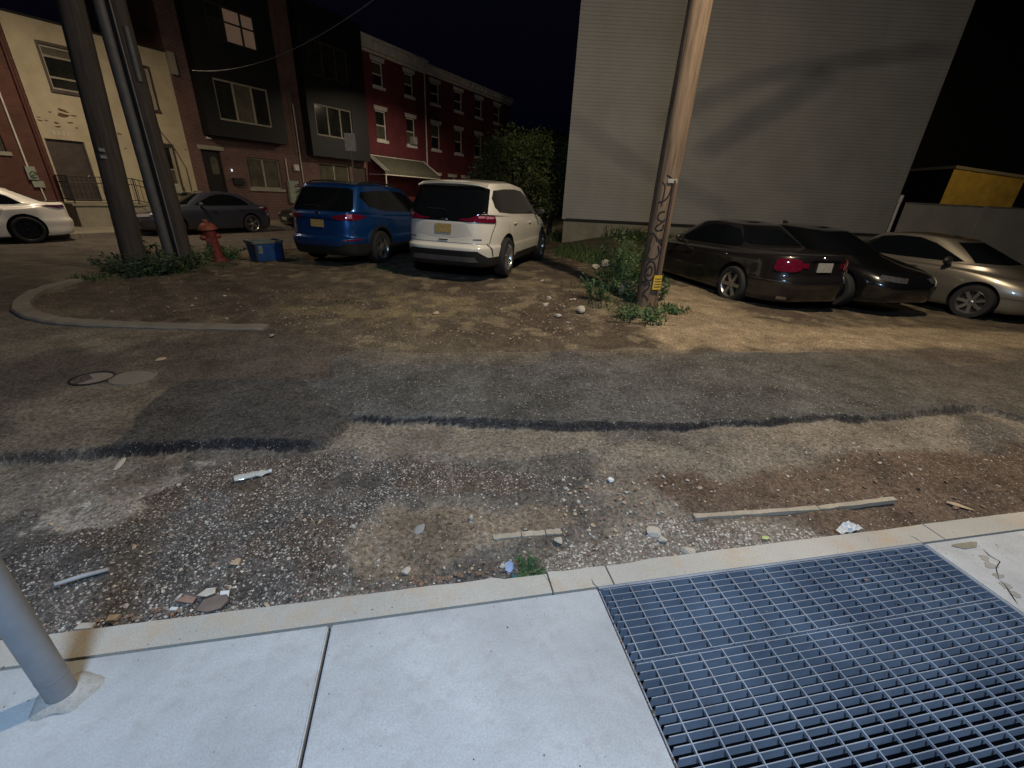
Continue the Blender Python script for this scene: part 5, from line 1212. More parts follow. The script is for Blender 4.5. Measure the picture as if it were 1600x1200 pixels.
# awning on the first red house
A0_ = (l3(581, 250)[0], fs(581, 248)[1]); aw0, aw1 = .15, S4 - S3 - .25; azt = 3.42; azb = 2.60; out = 1.35
m_aw = M('faded green awning', (.085, .085, .06), .8, 0, .2, 3)
h_aw = h3_
mb = MB(); mb.add([(aw0, -.02, azt), (aw1, -.02, azt), (aw1, -out, azb), (aw0, -out, azb), (aw0, -.02, azt - .04), (aw1, -.02, azt - .04), (aw1, -out, azb - .04), (aw0, -out, azb - .04)], [(0, 3, 2, 1), (4, 5, 6, 7), (3, 7, 6, 2), (0, 1, 5, 4), (0, 4, 7, 3), (1, 2, 6, 5)])
mb.box(aw0, aw1, -out - .02, -out + .02, azb - .22, azb - .045)
aw = mb.build('awning', m_aw, h_aw)
mb = MB()
for x in (aw0, aw0 + .16, aw0 + .32, aw1 - .14, aw1): mb.tube([(x, -.02, azt + .02), (x, -out - .02, azb + .02)], .02, 6)
mb.tube([(aw0, -out - .03, azb - .20), (aw1, -out - .03, azb - .20)], .03, 6); mb.tube([(aw0, -.03, azt + .03), (aw1, -.03, azt + .03)], .03, 6)
mb.tube([(aw0, -out, azb - .2), (aw0, 0, azb - .2)], .02, 6); mb.tube([(aw1, -out, azb - .2), (aw1, 0, azb - .2)], .02, 6)
mb.build('awning_frame', m_white, aw, True)
for x in (aw0 + .05, aw1 - .05):
    mb = MB(); mb.tube([(x, -out, ZG), (x, -out, azb - .2)], .035, 8); mb.build('awning_post', m_white, aw, True)
# unlit houses beyond
for i, (s0, w, hz, lab) in enumerate(((S5 + .1, 9, 7.2, 'unlit dark row house just beyond the red houses'), (S5 + 9.3, 11, 8.0, 'unlit dark row house farthest up the street, above the tree'))):
    h = thing('row_house', lab, 'house', hloc(s0), ROT)
    hl = [(x, x + .9, z, z + 1.5) for x in (1.0, 3.4, 5.8) for z in (3.4, 5.5)]
    wall_holes('wall', m_brickB, h, 0, w - .02, ZG, hz, hl); house_shell(h, 0, w - .02, hz, m_brickB)
    for q in hl: window(h, *q, m_door, [m_pane], hbars=((q[2] + q[3]) / 2,))
    mb = MB(); mb.box(0, w - .03, -.2, 0, hz - .35, hz); mb.build('cornice', m_door, h)

# far pavement and kerb
mb = MB(); c0 = fs(190, 367.5, 18.6); s0, s1 = -14, 60
for k in range(int((s1 - s0) / 1.5)):
    s = s0 + 1.5 * k; mb.box(s + .006, s + 1.494, .202, 3.45, -.3, ZG)
o = mb.build('far_pavement', m_conc, bev=0); o.location = tuple(-N * (FD - 3.45)); o.rotation_euler = (0, 0, ROT); struct(o)
mb = MB()
for k in range(int((s1 - s0) / 2.4)):
    s = s0 + 2.4 * k; mb.box(s + .004, s + 2.396, .0, .198, -.35, ZG + .002)
o = mb.build('far_kerb', m_kerbold, bev=.015); o.location = tuple(-N * (FD - 3.45)); o.rotation_euler = (0, 0, ROT); struct(o)

# ------------------------------------------------------------------ big sided building, frontal plane
Z0 = Vector((1, 1, 0)); D = 17.0; P0 = C0 + Fh * D; RX = Vector((Fh.y, -Fh.x, 0))
def bp(x, y, dd=0.0): p = onpl(x, y, P0 + Fh * dd, Fh); return (p - P0).dot(RX), p.z
bl = bp(882, 342)[0]; br_ = bp(1382, 360)[0]; blt = bp(907, 0)[0]; br2 = bp(1521, 0)[0]
bl, br_ = (bl + blt) / 2, (br_ + br2) / 2; bz = bp(940, 345)[1]
big = thing('apartment_building', 'tall windowless building with beige siding behind the parked cars', 'building', (P0.x, P0.y, 0), math.atan2(RX.y, RX.x))
HB = 11.5; sk = 4.2                                                        # side wall runs back along the lot line
mb = MB(); mb.add([(bl, 0, bz), (br_, 0, bz), (br_, 0, HB), (bl, 0, HB), (bl + sk, 10, bz), (br_ + 1, 10, bz), (br_ + 1, 10, HB), (bl + sk, 10, HB)], [(0, 1, 2, 3), (1, 5, 6, 2), (5, 4, 7, 6), (4, 0, 3, 7), (3, 2, 6, 7)])
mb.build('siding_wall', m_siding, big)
for q in ((bl - .04, bl + .09), (br_ - .09, br_ + .04)):
    mb = MB(); mb.box(*q, -.035, -.001, bz, HB); mb.build('corner_trim', m_siding, big)
mb = MB(); mb.add([(bl + .04, .05, -1), (br_ - .02, .05, -1), (br_ - .02, .05, bz), (bl + .04, .05, bz), (bl + sk + .1, 9.9, -1), (br_, 9.9, -1), (br_, 9.9, bz), (bl + sk + .1, 9.9, bz)], [(0, 1, 2, 3), (1, 5, 6, 2), (4, 0, 3, 7)])
mb.build('foundation', m_conc, big)
mb = MB(); mb.box(bl, br_, -.02, -.001, bz - .05, bz + .03); mb.build('starter_trim', m_dark, big)
mb = MB(); x = br_ + .13; mb.tube([(x, -.02, -.3), (x, -.02, 2.0)], .05, 8); mb.tube([(x, -.02, 2.0), (x + .06, .04, 2.25)], .06, 8); mb.build('downspout', m_white, big, True)
mb = MB(); mb.box(bl - .05, br_ + .05, -.05, 9.9, HB + .002, HB + .25); mb.build('roof', m_dark, big)

# fence wall to the right
fl = bp(1397, 318, -.35)[0]; ft = 1.98
fw = thing('boundary_wall', 'low pale rendered wall behind the champagne sedan', 'wall', tuple((P0 - Fh * .35) * Z0), math.atan2(RX.y, RX.x))
mb = MB(); mb.box(br_ + .24, 24, 0, .18, -1, ft); mb.build('panel', m_fence, fw)
for px in (1535,):
    s_ = bp(px, 335, -.35)[0]; mb = MB(); mb.box(s_ - .09, s_ + .09, -.03, -.001, -1, ft + .03); mb.build('pilaster', m_fence, fw)
mb = MB(); mb.box(br_ + .24, 24, -.02, .20, ft + .002, ft + .05); mb.build('coping', m_kerbold, fw)
# black house beyond it with the yellow wall
D2 = 26.0; P2 = C0 + Fh * D2
def bp2(x, y): p = onpl(x, y, P2, Fh); return (p - P2).dot(RX), p.z
yh = thing('yard_house', 'small dark house behind the pale wall with one yellow lit gable wall', 'house', tuple(P2 * Z0), math.atan2(RX.y, RX.x))
y0 = bp2(1476, 300)[0]; y1 = bp2(1592, 300)[0]; yt0 = bp2(1485, 263)[1]; yt1 = bp2(1588, 279)[1]
mb = MB(); mb.add([(y0, 0, -1), (y1, 0, -1), (y1, 0, yt1), (y0, 0, yt0), (y0, .018, -1), (y1, .018, -1), (y1, .018, yt1), (y0, .018, yt0)], [(0, 1, 2, 3), (1, 5, 6, 2), (5, 4, 7, 6), (4, 0, 3, 7), (3, 2, 6, 7), (0, 4, 5, 1)])
mb.build('wall', m_yellow, yh)
mb = MB(); mb.add([(y0 + .01, .02, -1), (y1, .02, -1), (y1, .02, yt1), (y0 + .01, .02, yt0), (y0 + .01, 6, -1), (y1, 6, -1), (y1, 6, yt1), (y0 + .01, 6, yt0)], [(1, 5, 6, 2), (5, 4, 7, 6), (4, 0, 3, 7), (3, 2, 6, 7)]); mb.build('side_walls', m_black, yh)
mb = MB(); mb.add([(y0 - .05, -.12, yt0), (y1 + .1, -.12, yt1), (y1 + .1, -.12, yt1 + .14), (y0 - .05, -.12, yt0 + .14), (y0 - .05, 6, yt0 + .0), (y1 + .1, 6, yt1), (y1 + .1, 6, yt1 + .14), (y0 - .05, 6, yt0 + .14)], [(0, 1, 2, 3), (1, 5, 6, 2), (5, 4, 7, 6), (4, 0, 3, 7), (3, 2, 6, 7), (0, 4, 5, 1)])
mb.build('roof', m_frame, yh)
dk = thing('dark_building', 'unlit black building rising behind the pale wall at the right', 'building', tuple((P2 + Fh * 5) * Z0), math.atan2(RX.y, RX.x))
mb = MB(); mb.box(br_ + 6, 70, 3, 12, -1, 26); mb.build('wall', m_dark, dk)
mb = MB(); mb.box(br_ + 6, 70, 3.02, 12, 26.01, 26.3); mb.build('roof', m_black, dk)

# ------------------------------------------------------------------ street sign behind the blue SUV, wire
sgx = onpl(547, 220, C0 + Fh * 15.5, Fh); sg = thing('street_sign', 'grey back of a street sign on a thin post behind the blue SUV', 'street sign', (sgx.x, sgx.y, gz(sgx.x, sgx.y)), math.atan2(RX.y, RX.x))
t0 = onpl(547, 208, C0 + Fh * 15.5, Fh).z - sg.location.z; t1 = onpl(549, 236, C0 + Fh * 15.5, Fh).z - sg.location.z
mb = MB(); mb.box(-.18, .18, -.004, .0, t1, t0); mb.build('panel', M('sign back', (.28, .27, .26), .5, .3), sg, bev=.002)
mb = MB(); mb.tube([(0, .03, -.1), (0, .03, t0)], .028, 8); mb.build('post', m_riser, sg, True)
a = onpl(392, 90, C0 + Fh * 13, Fh); b = onpl(610, -20, C0 + Fh * 9, Fh); l = onpl(300, 110, C0 + Fh * 14, Fh); mb = MB()
pts = []
for t in np.linspace(0, 1, 16): p = l.lerp(b, t); p.z -= .9 * t * (1 - t) * 1.6; pts.append(p)
mb.tube(pts, .007, 6); o = mb.build('utility_wire', m_wirew, None, True); tag(o, 'thin pale utility wire crossing in front of the black bays', 'wire')
LP_ = Vector((4.3, 3.5, 8.2))                                            # unseen cables, added and shaped to cast shadows on the beige wall
def wall_pt(x, y): return onpl(x, y, P0, Fh)
for pts_, rr_, lab in (((( 1040, 195), (1080, 165), (1180, 122), (1300, 98), (1480, 75)), .022, 'unseen cable bundle added for its shadow on the beige wall, upper of the pair'),
                       (((1095, 240), (1150, 205), (1215, 165), (1300, 112)), .032, 'unseen short cable bundle added for its shadow on the beige wall, lower of the pair'),
                       (((890, 185), (1000, 262), (1140, 330)), .016, 'unseen thin cable added for its shadow on the beige wall')):
    Q = [LP_ + (wall_pt(*q) - LP_) * .24 for q in pts_]  # traced back from the wanted shadow lines towards the lamp
    mb = MB(); mb.tube(Q, rr_, 8); o = mb.build('utility_wire', m_wire, None, True); tag(o, lab, 'wire')

# ------------------------------------------------------------------ vegetation
def leaf_quads(mb, pts, size, rnd, droop=0.2, mi=0, aspect=0.5):
    for p in pts:
        d = Vector((rnd.gauss(0, 1), rnd.gauss(0, 1), rnd.gauss(0, .6) - droop)).normalized(); s = size * rnd.uniform(.6, 1.35)
        w = d.cross(Vector((rnd.gauss(0, 1), rnd.gauss(0, 1), rnd.gauss(0, 1)))).normalized() * s * aspect; up = d.cross(w).normalized() * s * .12
        a = p; mb.add([a, a + d * s * .5 + w * .5 + up, a + d * s, a + d * s * .5 - w * .5 + up], [(0, 1, 2, 3)], mi)
def tree(label, loc, rx, ry, z0, z1, n, seed, leaf=0.13):
    rnd = random.Random(seed); t = thing('leafy_tree', label, 'tree', loc)
    mb = MB(); mb.tube([(0, 0, -.4), (0.05, 0, 1.0), (0.0, .1, z0 + (z1 - z0) * .5)], [.14, .11, .05], 10)
    cl = []
    for k in range(34):
        a = rnd.uniform(0, 6.28); e = rnd.uniform(-.75, 1); rr = rnd.uniform(.45, .95)
        q = Vector((rx * rr * math.cos(a) * math.cos(e), ry * rr * math.sin(a) * math.cos(e), (z0 + z1) / 2 + (z1 - z0) / 2 * rr * math.sin(e) * 1.15)); cl.append(q)
        s = Vector((0, 0, z0 * .8 + .3)); mb.tube([s, s.lerp(q, .5) + Vector((0, 0, .1)), q], [.045, .028, .008], 5)
    mb.build('trunk', m_bark, t, True)
    mb = MB(); pts = []
    for q in cl:
        r = rnd.uniform(.30, .95)
        for _ in range(n // len(cl)):
            v = Vector((rnd.gauss(0, 1), rnd.gauss(0, 1), rnd.gauss(0, .8))).normalized() * r * rnd.random() ** .45; pts.append(q + v)
    leaf_quads(mb, pts, leaf, rnd, .3)
    mb.mi = [1 if rnd.random() < .3 else 0 for _ in mb.mi]; mb.build('crown', [m_leaf, m_leaf2], t); return t
tp = onpl(806, 300, C0 + Fh * 19.5, Fh); tree('bushy green tree in front of the red houses beside the beige building', (tp.x, tp.y, 0.2), 2.45, 1.9, .6, 3.9, 10500, 5)
tp = onpl(862, 300, C0 + Fh * 21.5, Fh); tree('pale leaved tree squeezed against the beige building corner', (tp.x, tp.y, 0.2), 1.2, 1.3, 1.0, 4.1, 7000, 15)

def weed(label, loc, h, r, nst, seed, mat=None, leafs=16, size=.07, group='weeds growing at the pole feet', name='weed_clump', spread=1.0):
    rnd = random.Random(seed); t = thing(name, label, 'weed', loc, 0, group); mb = MB(); ml = MB()
    for k in range(nst):
        a = rnd.uniform(0, 6.28); b = Vector((r * .6 * rnd.random() * math.cos(a), r * .6 * rnd.random() * math.sin(a), -.02)); hh = h * rnd.uniform(.5, 1)
        e = b + Vector((r * rnd.uniform(.3, 1) * math.cos(a), r * rnd.uniform(.3, 1) * math.sin(a), hh)); m_ = b.lerp(e, .5) + Vector((0, 0, hh * .15))
        mb.tube([b, m_, e], [.006, .004, .002], 4, cap=False)
        pts = []
        for j in range(leafs):
            tt = rnd.uniform(.15, 1); p = b.lerp(m_, tt * 2) if tt < .5 else m_.lerp(e, tt * 2 - 1); pts.append(p)
        leaf_quads(ml, pts, size, rnd, .1, aspect=.45)
    mb.build('stems', m_weed, t); ml.build('leaves', mat or m_weed, t); return t
def wpos(px, py, z=-.1): g = gp(px, py, z); return (g.x, g.y, gz(g.x, g.y))
WL = [((962, 452), 1.0, .42, 34, 'tall weed clump on the left of the graffiti pole'), ((985, 440), 1.25, .45, 34, 'tallest weed clump directly behind the graffiti pole'), ((938, 470), .50, .30, 18, 'weed clump with pale rubble left of the graffiti pole'),
      ((1000, 497), .20, .38, 30, 'low green weed clump in front of the graffiti pole'), ((1040, 487), .10, .22, 12, 'low weed tuft right of the graffiti pole'), ((1028, 470), .42, .15, 9, 'thin upright weed touching the right of the graffiti pole'),
      ((980, 470), .5, .28, 16, 'weed clump wrapped around a green bag by the graffiti pole')]
for i, (p, h_, r_, n_, lab) in enumerate(WL): weed(lab, wpos(*p), h_, r_, n_, 40 + i, group='weeds around the graffiti pole')
WL = [((190, 425), .35, .40, 30, 'low weed clump left of the leaning dark pole'), ((225, 432), .42, .45, 34, 'dense weed clump in front of the leaning dark pole'), ((262, 428), .45, .42, 34, 'weed clump between the two dark poles'), ((292, 420), .36, .30, 20, 'weed clump right of the dark poles'),
      ((318, 412), .45, .25, 12, 'sparse reddish weed left of the hydrant'), ((360, 405), .35, .28, 18, 'weed clump right of the hydrant foot'), ((345, 398), .3, .2, 10, 'weed tuft behind the hydrant'), ((245, 405), .5, .25, 12, 'tall weed behind the dark poles')]
for i, (p, h_, r_, n_, lab) in enumerate(WL): weed(lab, wpos(*p), h_, r_, n_, 60 + i, group='weeds around the dark poles and hydrant', mat=M('dark weed leaves', (.035, .055, .025), .7, 0, .5, 6) if i < 4 else None, size=.08)
weed('small green weed growing at the kerb beside a blue scrap', (0.445, 1.445, -.09), .085, .075, 30, 90, group=None, leafs=9, size=.022)
# grass strip by the building and tufts: too many blades to count
mb = MB(); rnd = random.Random(77)
def blades(mb, cx, cy, rx, ry, n, h, rnd, rot=0):
    for _ in range(n):
        a = rnd.uniform(0, 6.28); q = rnd.random() ** .6; dx, dy = rx * q * math.cos(a), ry * q * math.sin(a); x = cx + dx * math.cos(rot) - dy * math.sin(rot); y = cy + dx * math.sin(rot) + dy * math.cos(rot)
        z = gz(x, y) - .02; hh = h * rnd.uniform(.4, 1.2); a2 = rnd.uniform(0, 6.28); w = .012 * (1 + h); lx, ly = hh * .5 * math.cos(a2), hh * .5 * math.sin(a2)
        px, py = -math.sin(a2) * w, math.cos(a2) * w
        mb.add([(x - px, y - py, z), (x + px, y + py, z), (x + lx * .4 + px * .7, y + ly * .4 + py * .7, z + hh * .6), (x + lx, y + ly, z + hh), (x + lx * .4 - px * .7, y + ly * .4 - py * .7, z + hh * .6)], [(0, 1, 2, 3, 4)])
rot = math.atan2(RX.y, RX.x)
for px, py, rx, ry, n, h in ((920, 372, 1.6, .8, 1500, .5), (985, 378, 1.6, .7, 1300, .45), (1040, 385, 1.5, .6, 900, .35), (905, 392, .8, .6, 500, .22), (950, 400, 1.0, .6, 600, .2), (990, 420, .9, .5, 400, .2), (890, 385, .6, .6, 300, .2)):
    g = gp(px, py, .15); blades(mb, g.x, g.y, rx, ry, n, h, rnd, rot)
for px, py, r, n, h in ((610, 428, .35, 110, .06), (580, 425, .3, 60, .05), (463, 407, .25, 60, .06), (1050, 485, .35, 160, .10), (1000, 498, .45, 200, .10), (960, 480, .5, 160, .1), (175, 432, .6, 220, .10), (130, 436, .3, 60, .08), (545, 470, .5, 50, .04), (900, 452, .5, 70, .05), (700, 425, .5, 40, .05), (330, 415, .5, 100, .06), (410, 412, .3, 40, .04)):
    g = gp(px, py, -.1); blades(mb, g.x, g.y, r, r, n, h, rnd)
o = mb.build('rough_grass', m_grass); tag(o, 'rough dark grass along the beige building and in tufts on the lot', 'grass', kind='stuff')

# ------------------------------------------------------------------ rubble, stones, litter
def stone_mesh(seed, flat=.6, sub=2):
    rnd = random.Random(seed); bm = bmesh.new(); bmesh.ops.create_icosphere(bm, subdivisions=sub, radius=1)
    pl = [(Vector((rnd.gauss(0, 1), rnd.gauss(0, 1), rnd.gauss(0, 1))).normalized(), rnd.uniform(.45, .85)) for _ in range(9)]
    for v in bm.verts:
        for n_, d_ in pl:
            k = v.co.dot(n_) - d_
            if k > 0: v.co -= n_ * k
        v.co *= 1 + rnd.uniform(-.04, .04); v.co.z *= flat
    me = bpy.data.meshes.new('stone'); bm.to_mesh(me); bm.free(); return me
def surf(x, y):
    return gz(x, y) + float((fbm(x, y, .5, 21) - .5) * .07 + (fbm(x, y, .09, 5) - .5) * .03) * (1 if y < 3.1 else .5) - (.06 if y < 3.1 and y < 9 else 0)
def stone(px, py, r, mat, label, seed, name='stone', flat=.6, cat='stone', group=None, z=-.13, sc=(1, 1, 1), sink=.25):
    g = gp(px, py, z); me = stone_mesh(seed, flat); me.materials.append(mat); o = bpy.data.objects.new(name, me); COL.objects.link(o)
    rn = random.Random(seed + 999); o.location = (g.x, g.y, surf(g.x, g.y) + r * flat * (1 - sink)); o.scale = (r * sc[0], r * sc[1], r * sc[2]); o.rotation_euler = (rn.uniform(-.3, .3), rn.uniform(-.3, .3), rn.uniform(0, 6.28))
    return tag(o, label, cat, group)
stone(975, 462, .17, m_stoneB, 'large tan broken stone leaning against the graffiti pole weeds', 1, flat=.85, z=-.1)
stone(945, 421, .16, m_stoneA, 'pale rubble lump behind the weeds left of the graffiti pole', 2, flat=.8, z=-.1)
stone(930, 425, .12, m_stoneA, 'smaller pale rubble lump left of its neighbour behind the weeds', 21, flat=.7, z=-.1)
stone(908, 490, .10, m_stoneA, 'fist sized pale stone on the dirt left of the graffiti pole', 3, flat=.7, z=-.1)
stone(871, 498, .07, m_stoneA, 'pale stone beside the white streak on the lot dirt', 4, z=-.1)
stone(852, 481, .06, m_stoneA, 'flat pale stone, lower of two in front of the white SUV', 5, z=-.1)
stone(857, 471, .06, m_stoneA, 'flat pale stone, upper of two in front of the white SUV', 6, z=-.1)
stone(847, 446, .05, m_stoneA, 'lone pale stone nearest the white SUV wheel', 7, z=-.1)
stone(681, 494, .055, m_stoneB, 'square tan stone alone in the middle of the lot dirt', 8, z=-.1)
stone(955, 746, .026, m_trash, 'crumpled white plastic scrap on the brown dirt', 9, 'plastic_scrap', .8, 'litter')
stone(736, 803, .017, m_stoneA, 'upright pale egg shaped stone in the near dirt', 10, flat=1.3, z=-.12)
stone(873, 843, .032, m_stoneA, 'chunky white rubble at the right end of the stone slab', 12, flat=.7)
stone(1022, 830, .05, m_stoneA, 'broad pale rubble lump near the grate corner', 13, flat=.35)
stone(1035, 842, .03, m_stoneA, 'small pale rubble just below the broad lump', 33, flat=.5)
stone(655, 823, .042, M('grey mortar', (.26, .25, .23), .9, 0, .2, 20), 'flat grey mortar lump in the near dirt', 14, flat=.25)
stone(635, 886, .028, m_stoneA, 'broad pale chip just above the kerb leaves', 15, flat=.5)
stone(1075, 858, .045, m_stoneA, 'pale rubble lump half buried against the kerb', 16, flat=.4)
stone(785, 880, .016, m_stoneA, 'small white stone left of the blue scrap', 17)
stone(368, 877, .03, m_stoneB, 'flat pale chip in the dark gravel', 18, flat=.35)
stone(555, 759 - 47, .014, m_stoneA, 'round pale pebble near the asphalt corner', 19, flat=.9)
stone(552, 820, .014, m_stoneA, 'round pale pebble in the tan dirt', 20, flat=.9)
stone(185, 900 - 180, .04, m_stoneA, 'white flake of mortar under the tar edge at left', 22, flat=.25, sc=(1.5, .6, 1))
stone(425, 526, .07, m_stoneA, 'pale flattened scrap on the old road', 23, flat=.2, z=-.1, sc=(1.5, .8, 1))
stone(252, 562, .06, m_stoneB, 'pale flattened chip in the middle of the old road', 24, flat=.12, z=-.1)
stone(1503, 847 - 60, .05, m_stoneB, 'brown crushed leaf lump on the dark dirt at right', 25, flat=.3, sc=(1.6, .6, 1))
# shards near the kerb at left
def shard(px, py, pts, mat, label, name, cat, th=.008, z=-.12, tilt=(.1, .1), rot=0, group=None, lift=.012):
    g = gp(px, py, z); mb = MB(); n = len(pts); mb.add([(a, b, 0) for a, b in pts] + [(a, b, th) for a, b in pts], [tuple(range(n))[::-1], tuple(range(n, 2 * n))] + [(i, (i + 1) % n, n + (i + 1) % n, n + i) for i in range(n)])
    o = mb.build(name, mat); o.location = (g.x, g.y, surf(g.x, g.y) + lift); o.rotation_euler = (*tilt, rot); return tag(o, label, cat, group)
shard(333, 942, [(-.06, -.02), (-.045, .025), (.0, .035), (.05, .03), (.065, .0), (.04, -.03), (-.01, -.035)], M('brown stoneware', (.16, .12, .10), .6), 'brown broken slate shard at the near kerb', 'slate_shard', 'shard', .012, tilt=(.25, -.1))
shard(322, 928, [(-.03, -.012), (.0, .018), (.035, .02), (.04, -.005), (.01, -.018)], m_stoneA, 'pale shard resting above the brown slate shard', 'pale_shard', 'shard', .012, tilt=(.3, .1), lift=.028)
shard(351, 930, [(-.015, -.018), (-.02, .015), (.015, .018), (.02, -.01)], m_trash, 'small bright white tile shard at the near kerb', 'tile_shard', 'shard', .008, tilt=(.4, .2), lift=.02)
shard(290, 935, [(-.04, -.01), (-.01, .018), (.035, .012), (.03, -.015)], m_rust, 'reddish brick shard left of the slate shard', 'brick_shard', 'shard', .012, tilt=(.2, .3))
shard(175, 962, [(-.02, -.012), (.015, -.01), (.025, .012), (-.018, .014)], m_stoneB, 'tan chip at the kerb in the post shadow', 'stone_chip', 'chip', .016, tilt=(.2, 0))
shard(130, 975, [(-.03, -.012), (.03, -.01), (.035, .012), (-.02, .014)], m_stoneA, 'pale chip at the kerb beside the steel post', 'stone_chip', 'chip', .016, tilt=(.2, .1))
shard(270, 949, [(-.014, -.006), (.014, -.008), (.018, .006), (-.012, .008)], m_trash, 'tiny white chip at the kerb left of the brick shard', 'stone_chip', 'chip', .01)
shard(797, 874, [(-.022, -.018), (-.026, .016), (-.004, .026), (.02, .014), (.018, -.014), (.004, -.03)], M('pale blue paper', (.30, .36, .52), .7), 'pale blue paper scrap standing by the kerb weed', 'paper_scrap', 'litter', .002, z=-.07, tilt=(.9, .1), lift=.028)
shard(805, 888, [(-.015, -.01), (-.012, .012), (.014, .01), (.012, -.014)], M('teal plastic', (.03, .13, .11), .4), 'teal plastic scrap at the foot of the kerb weed', 'plastic_scrap', 'litter', .004, z=-.07, tilt=(.7, .1), lift=.018)
shard(1198, 833, [(-.03, -.008), (-.01, .012), (.025, .01), (.03, -.006), (.0, -.014)], M('lime scrap', (.40, .48, .20), .6), 'yellow green scrap beside the grate kerb', 'plastic_scrap', 'litter', .004)
shard(1233, 843, [(-.01, -.005), (.0, .007), (.014, .003), (.004, -.008)], m_trash, 'tiny white tab close to the kerb near the grate', 'plastic_scrap', 'litter', .004)
shard(1245, 849, [(-.01, -.007), (.0, .007), (.013, .005), (.006, -.008)], m_black, 'tiny black scrap on the kerb edge near the grate', 'plastic_scrap', 'litter', .004, z=0, lift=.1)
mb = MB(); rnd = random.Random(3)                                         # crumpled bag
n_ = 14; vs = []
for i in range(n_):
    for j in range(6):
        vs.append((-.09 + .18 * i / (n_ - 1), (-.035 + .07 * j / 5) * (1.1 - abs(i / (n_ - 1) - .5) * 1.3), .012 + rnd.uniform(0, .035) * math.sin(math.pi * i / (n_ - 1))))
mb.add(vs, [(i * 6 + j, (i + 1) * 6 + j, (i + 1) * 6 + j + 1, i * 6 + j + 1) for i in range(n_ - 1) for j in range(5)])
o = mb.build('plastic_bag', m_trash); g = gp(1330, 822, -.09); o.location = (g.x, g.y, surf(g.x, g.y) + .02); o.rotation_euler = (0, 0, .1); tag(o, 'crumpled white plastic bag at the kerb above the grate', 'plastic bag')
# crushed bottle
g = gp(393, 740, -.13); o = thing('crushed_bottle', 'crushed clear plastic bottle below the tar edge', 'bottle', (g.x, g.y, surf(g.x, g.y) + .022), .28)
mb = MB(); m_btl = M('clear plastic', (.75, .76, .72), .12, 0, .1, 60, trans=.5); pr = [(-.10, .010), (-.095, .024), (-.05, .027), (-.02, .020), (.0, .026), (.03, .021), (.06, .027), (.08, .014), (.1, .011)]
vs = []
for x, r in pr:
    for k in range(12): a = 2 * math.pi * k / 12; vs.append((x, r * 1.25 * math.cos(a) * (1 + .15 * math.sin(3 * a + x * 60)), r * .6 * math.sin(a)))
mb.add(vs, [(i * 12 + k, i * 12 + (k + 1) % 12, (i + 1) * 12 + (k + 1) % 12, (i + 1) * 12 + k) for i in range(8) for k in range(12)]); mb.build('bottle_body', m_btl, o, True)
mb = MB(); mb.tube([(.098, 0, 0), (.116, 0, 0)], .013, 12); mb.build('cap', m_trash, o, True)
mb = MB(); mb.tube([(-.09, -.03, .01), (0, 0, .015), (.09, .028, .012)], [.010, .011, .010], 10); o = mb.build('plastic_stick', M('pale plastic stick', (.38, .38, .38), .5), None, True); g = gp(130, 902, -.13); o.location = (g.x, g.y, surf(g.x, g.y) + .008); tag(o, 'pale plastic stick lying in the gravel right of the steel post', 'stick')
# low stone edging: two lines of pale slabs set in the dirt
def edging(pxs, w, lab, group, seed):
    rnd = random.Random(seed); P = [gp(a, b, -.12) for a, b in pxs]
    for i in range(len(P) - 1):
        a, b = P[i], P[i + 1]; d = (b - a); L_b = d.length; ang_ = math.atan2(d.y, d.x); mb = MB(); n = 9; vs = []
        for k in range(n):
            x = -L_b / 2 + .003 + (L_b - .006) * k / (n - 1); e = .004 * rnd.uniform(-1, 1); e2 = .004 * rnd.uniform(-1, 1)
            vs += [(x, -w / 2 + e, -.02), (x, -w / 2 + e, .010), (x, w / 2 + e2, .012), (x, w / 2 + e2, -.02)]
        mb.add(vs, [(k * 4 + q, (k + 1) * 4 + q, (k + 1) * 4 + q + 1, k * 4 + q + 1) for k in range(n - 1) for q in range(3)] + [(0, 1, 2, 3), tuple((n - 1) * 4 + q for q in (3, 2, 1, 0))])
        o = mb.build('stone_slab', m_stoneS, bev=0); c = (a + b) / 2; o.location = (c.x, c.y, max(surf(a.x, a.y), surf(c.x, c.y), surf(b.x, b.y)) + .002); o.rotation_euler = (0, 0, ang_); tag(o, lab[i], 'stone slab', group)
m_stoneS = concrete_mat('buried slab', (.40, .35, .28), (.12, .08, .05), .8, 3)
edging([(1085, 803), (1280, 790), (1400, 775)], .032, ['longer buried slab strip above the grate, left piece', 'buried slab strip above the grate, right piece'], 'buried slab edging above the grate', 1)
edging([(770, 833), (815, 829), (853, 827), (878, 825)], .035, ['chipped slab piece, left end of the short buried row', 'slab piece, middle of the short buried row', 'slab piece, right end of the short buried row'], 'short buried slab row', 2)
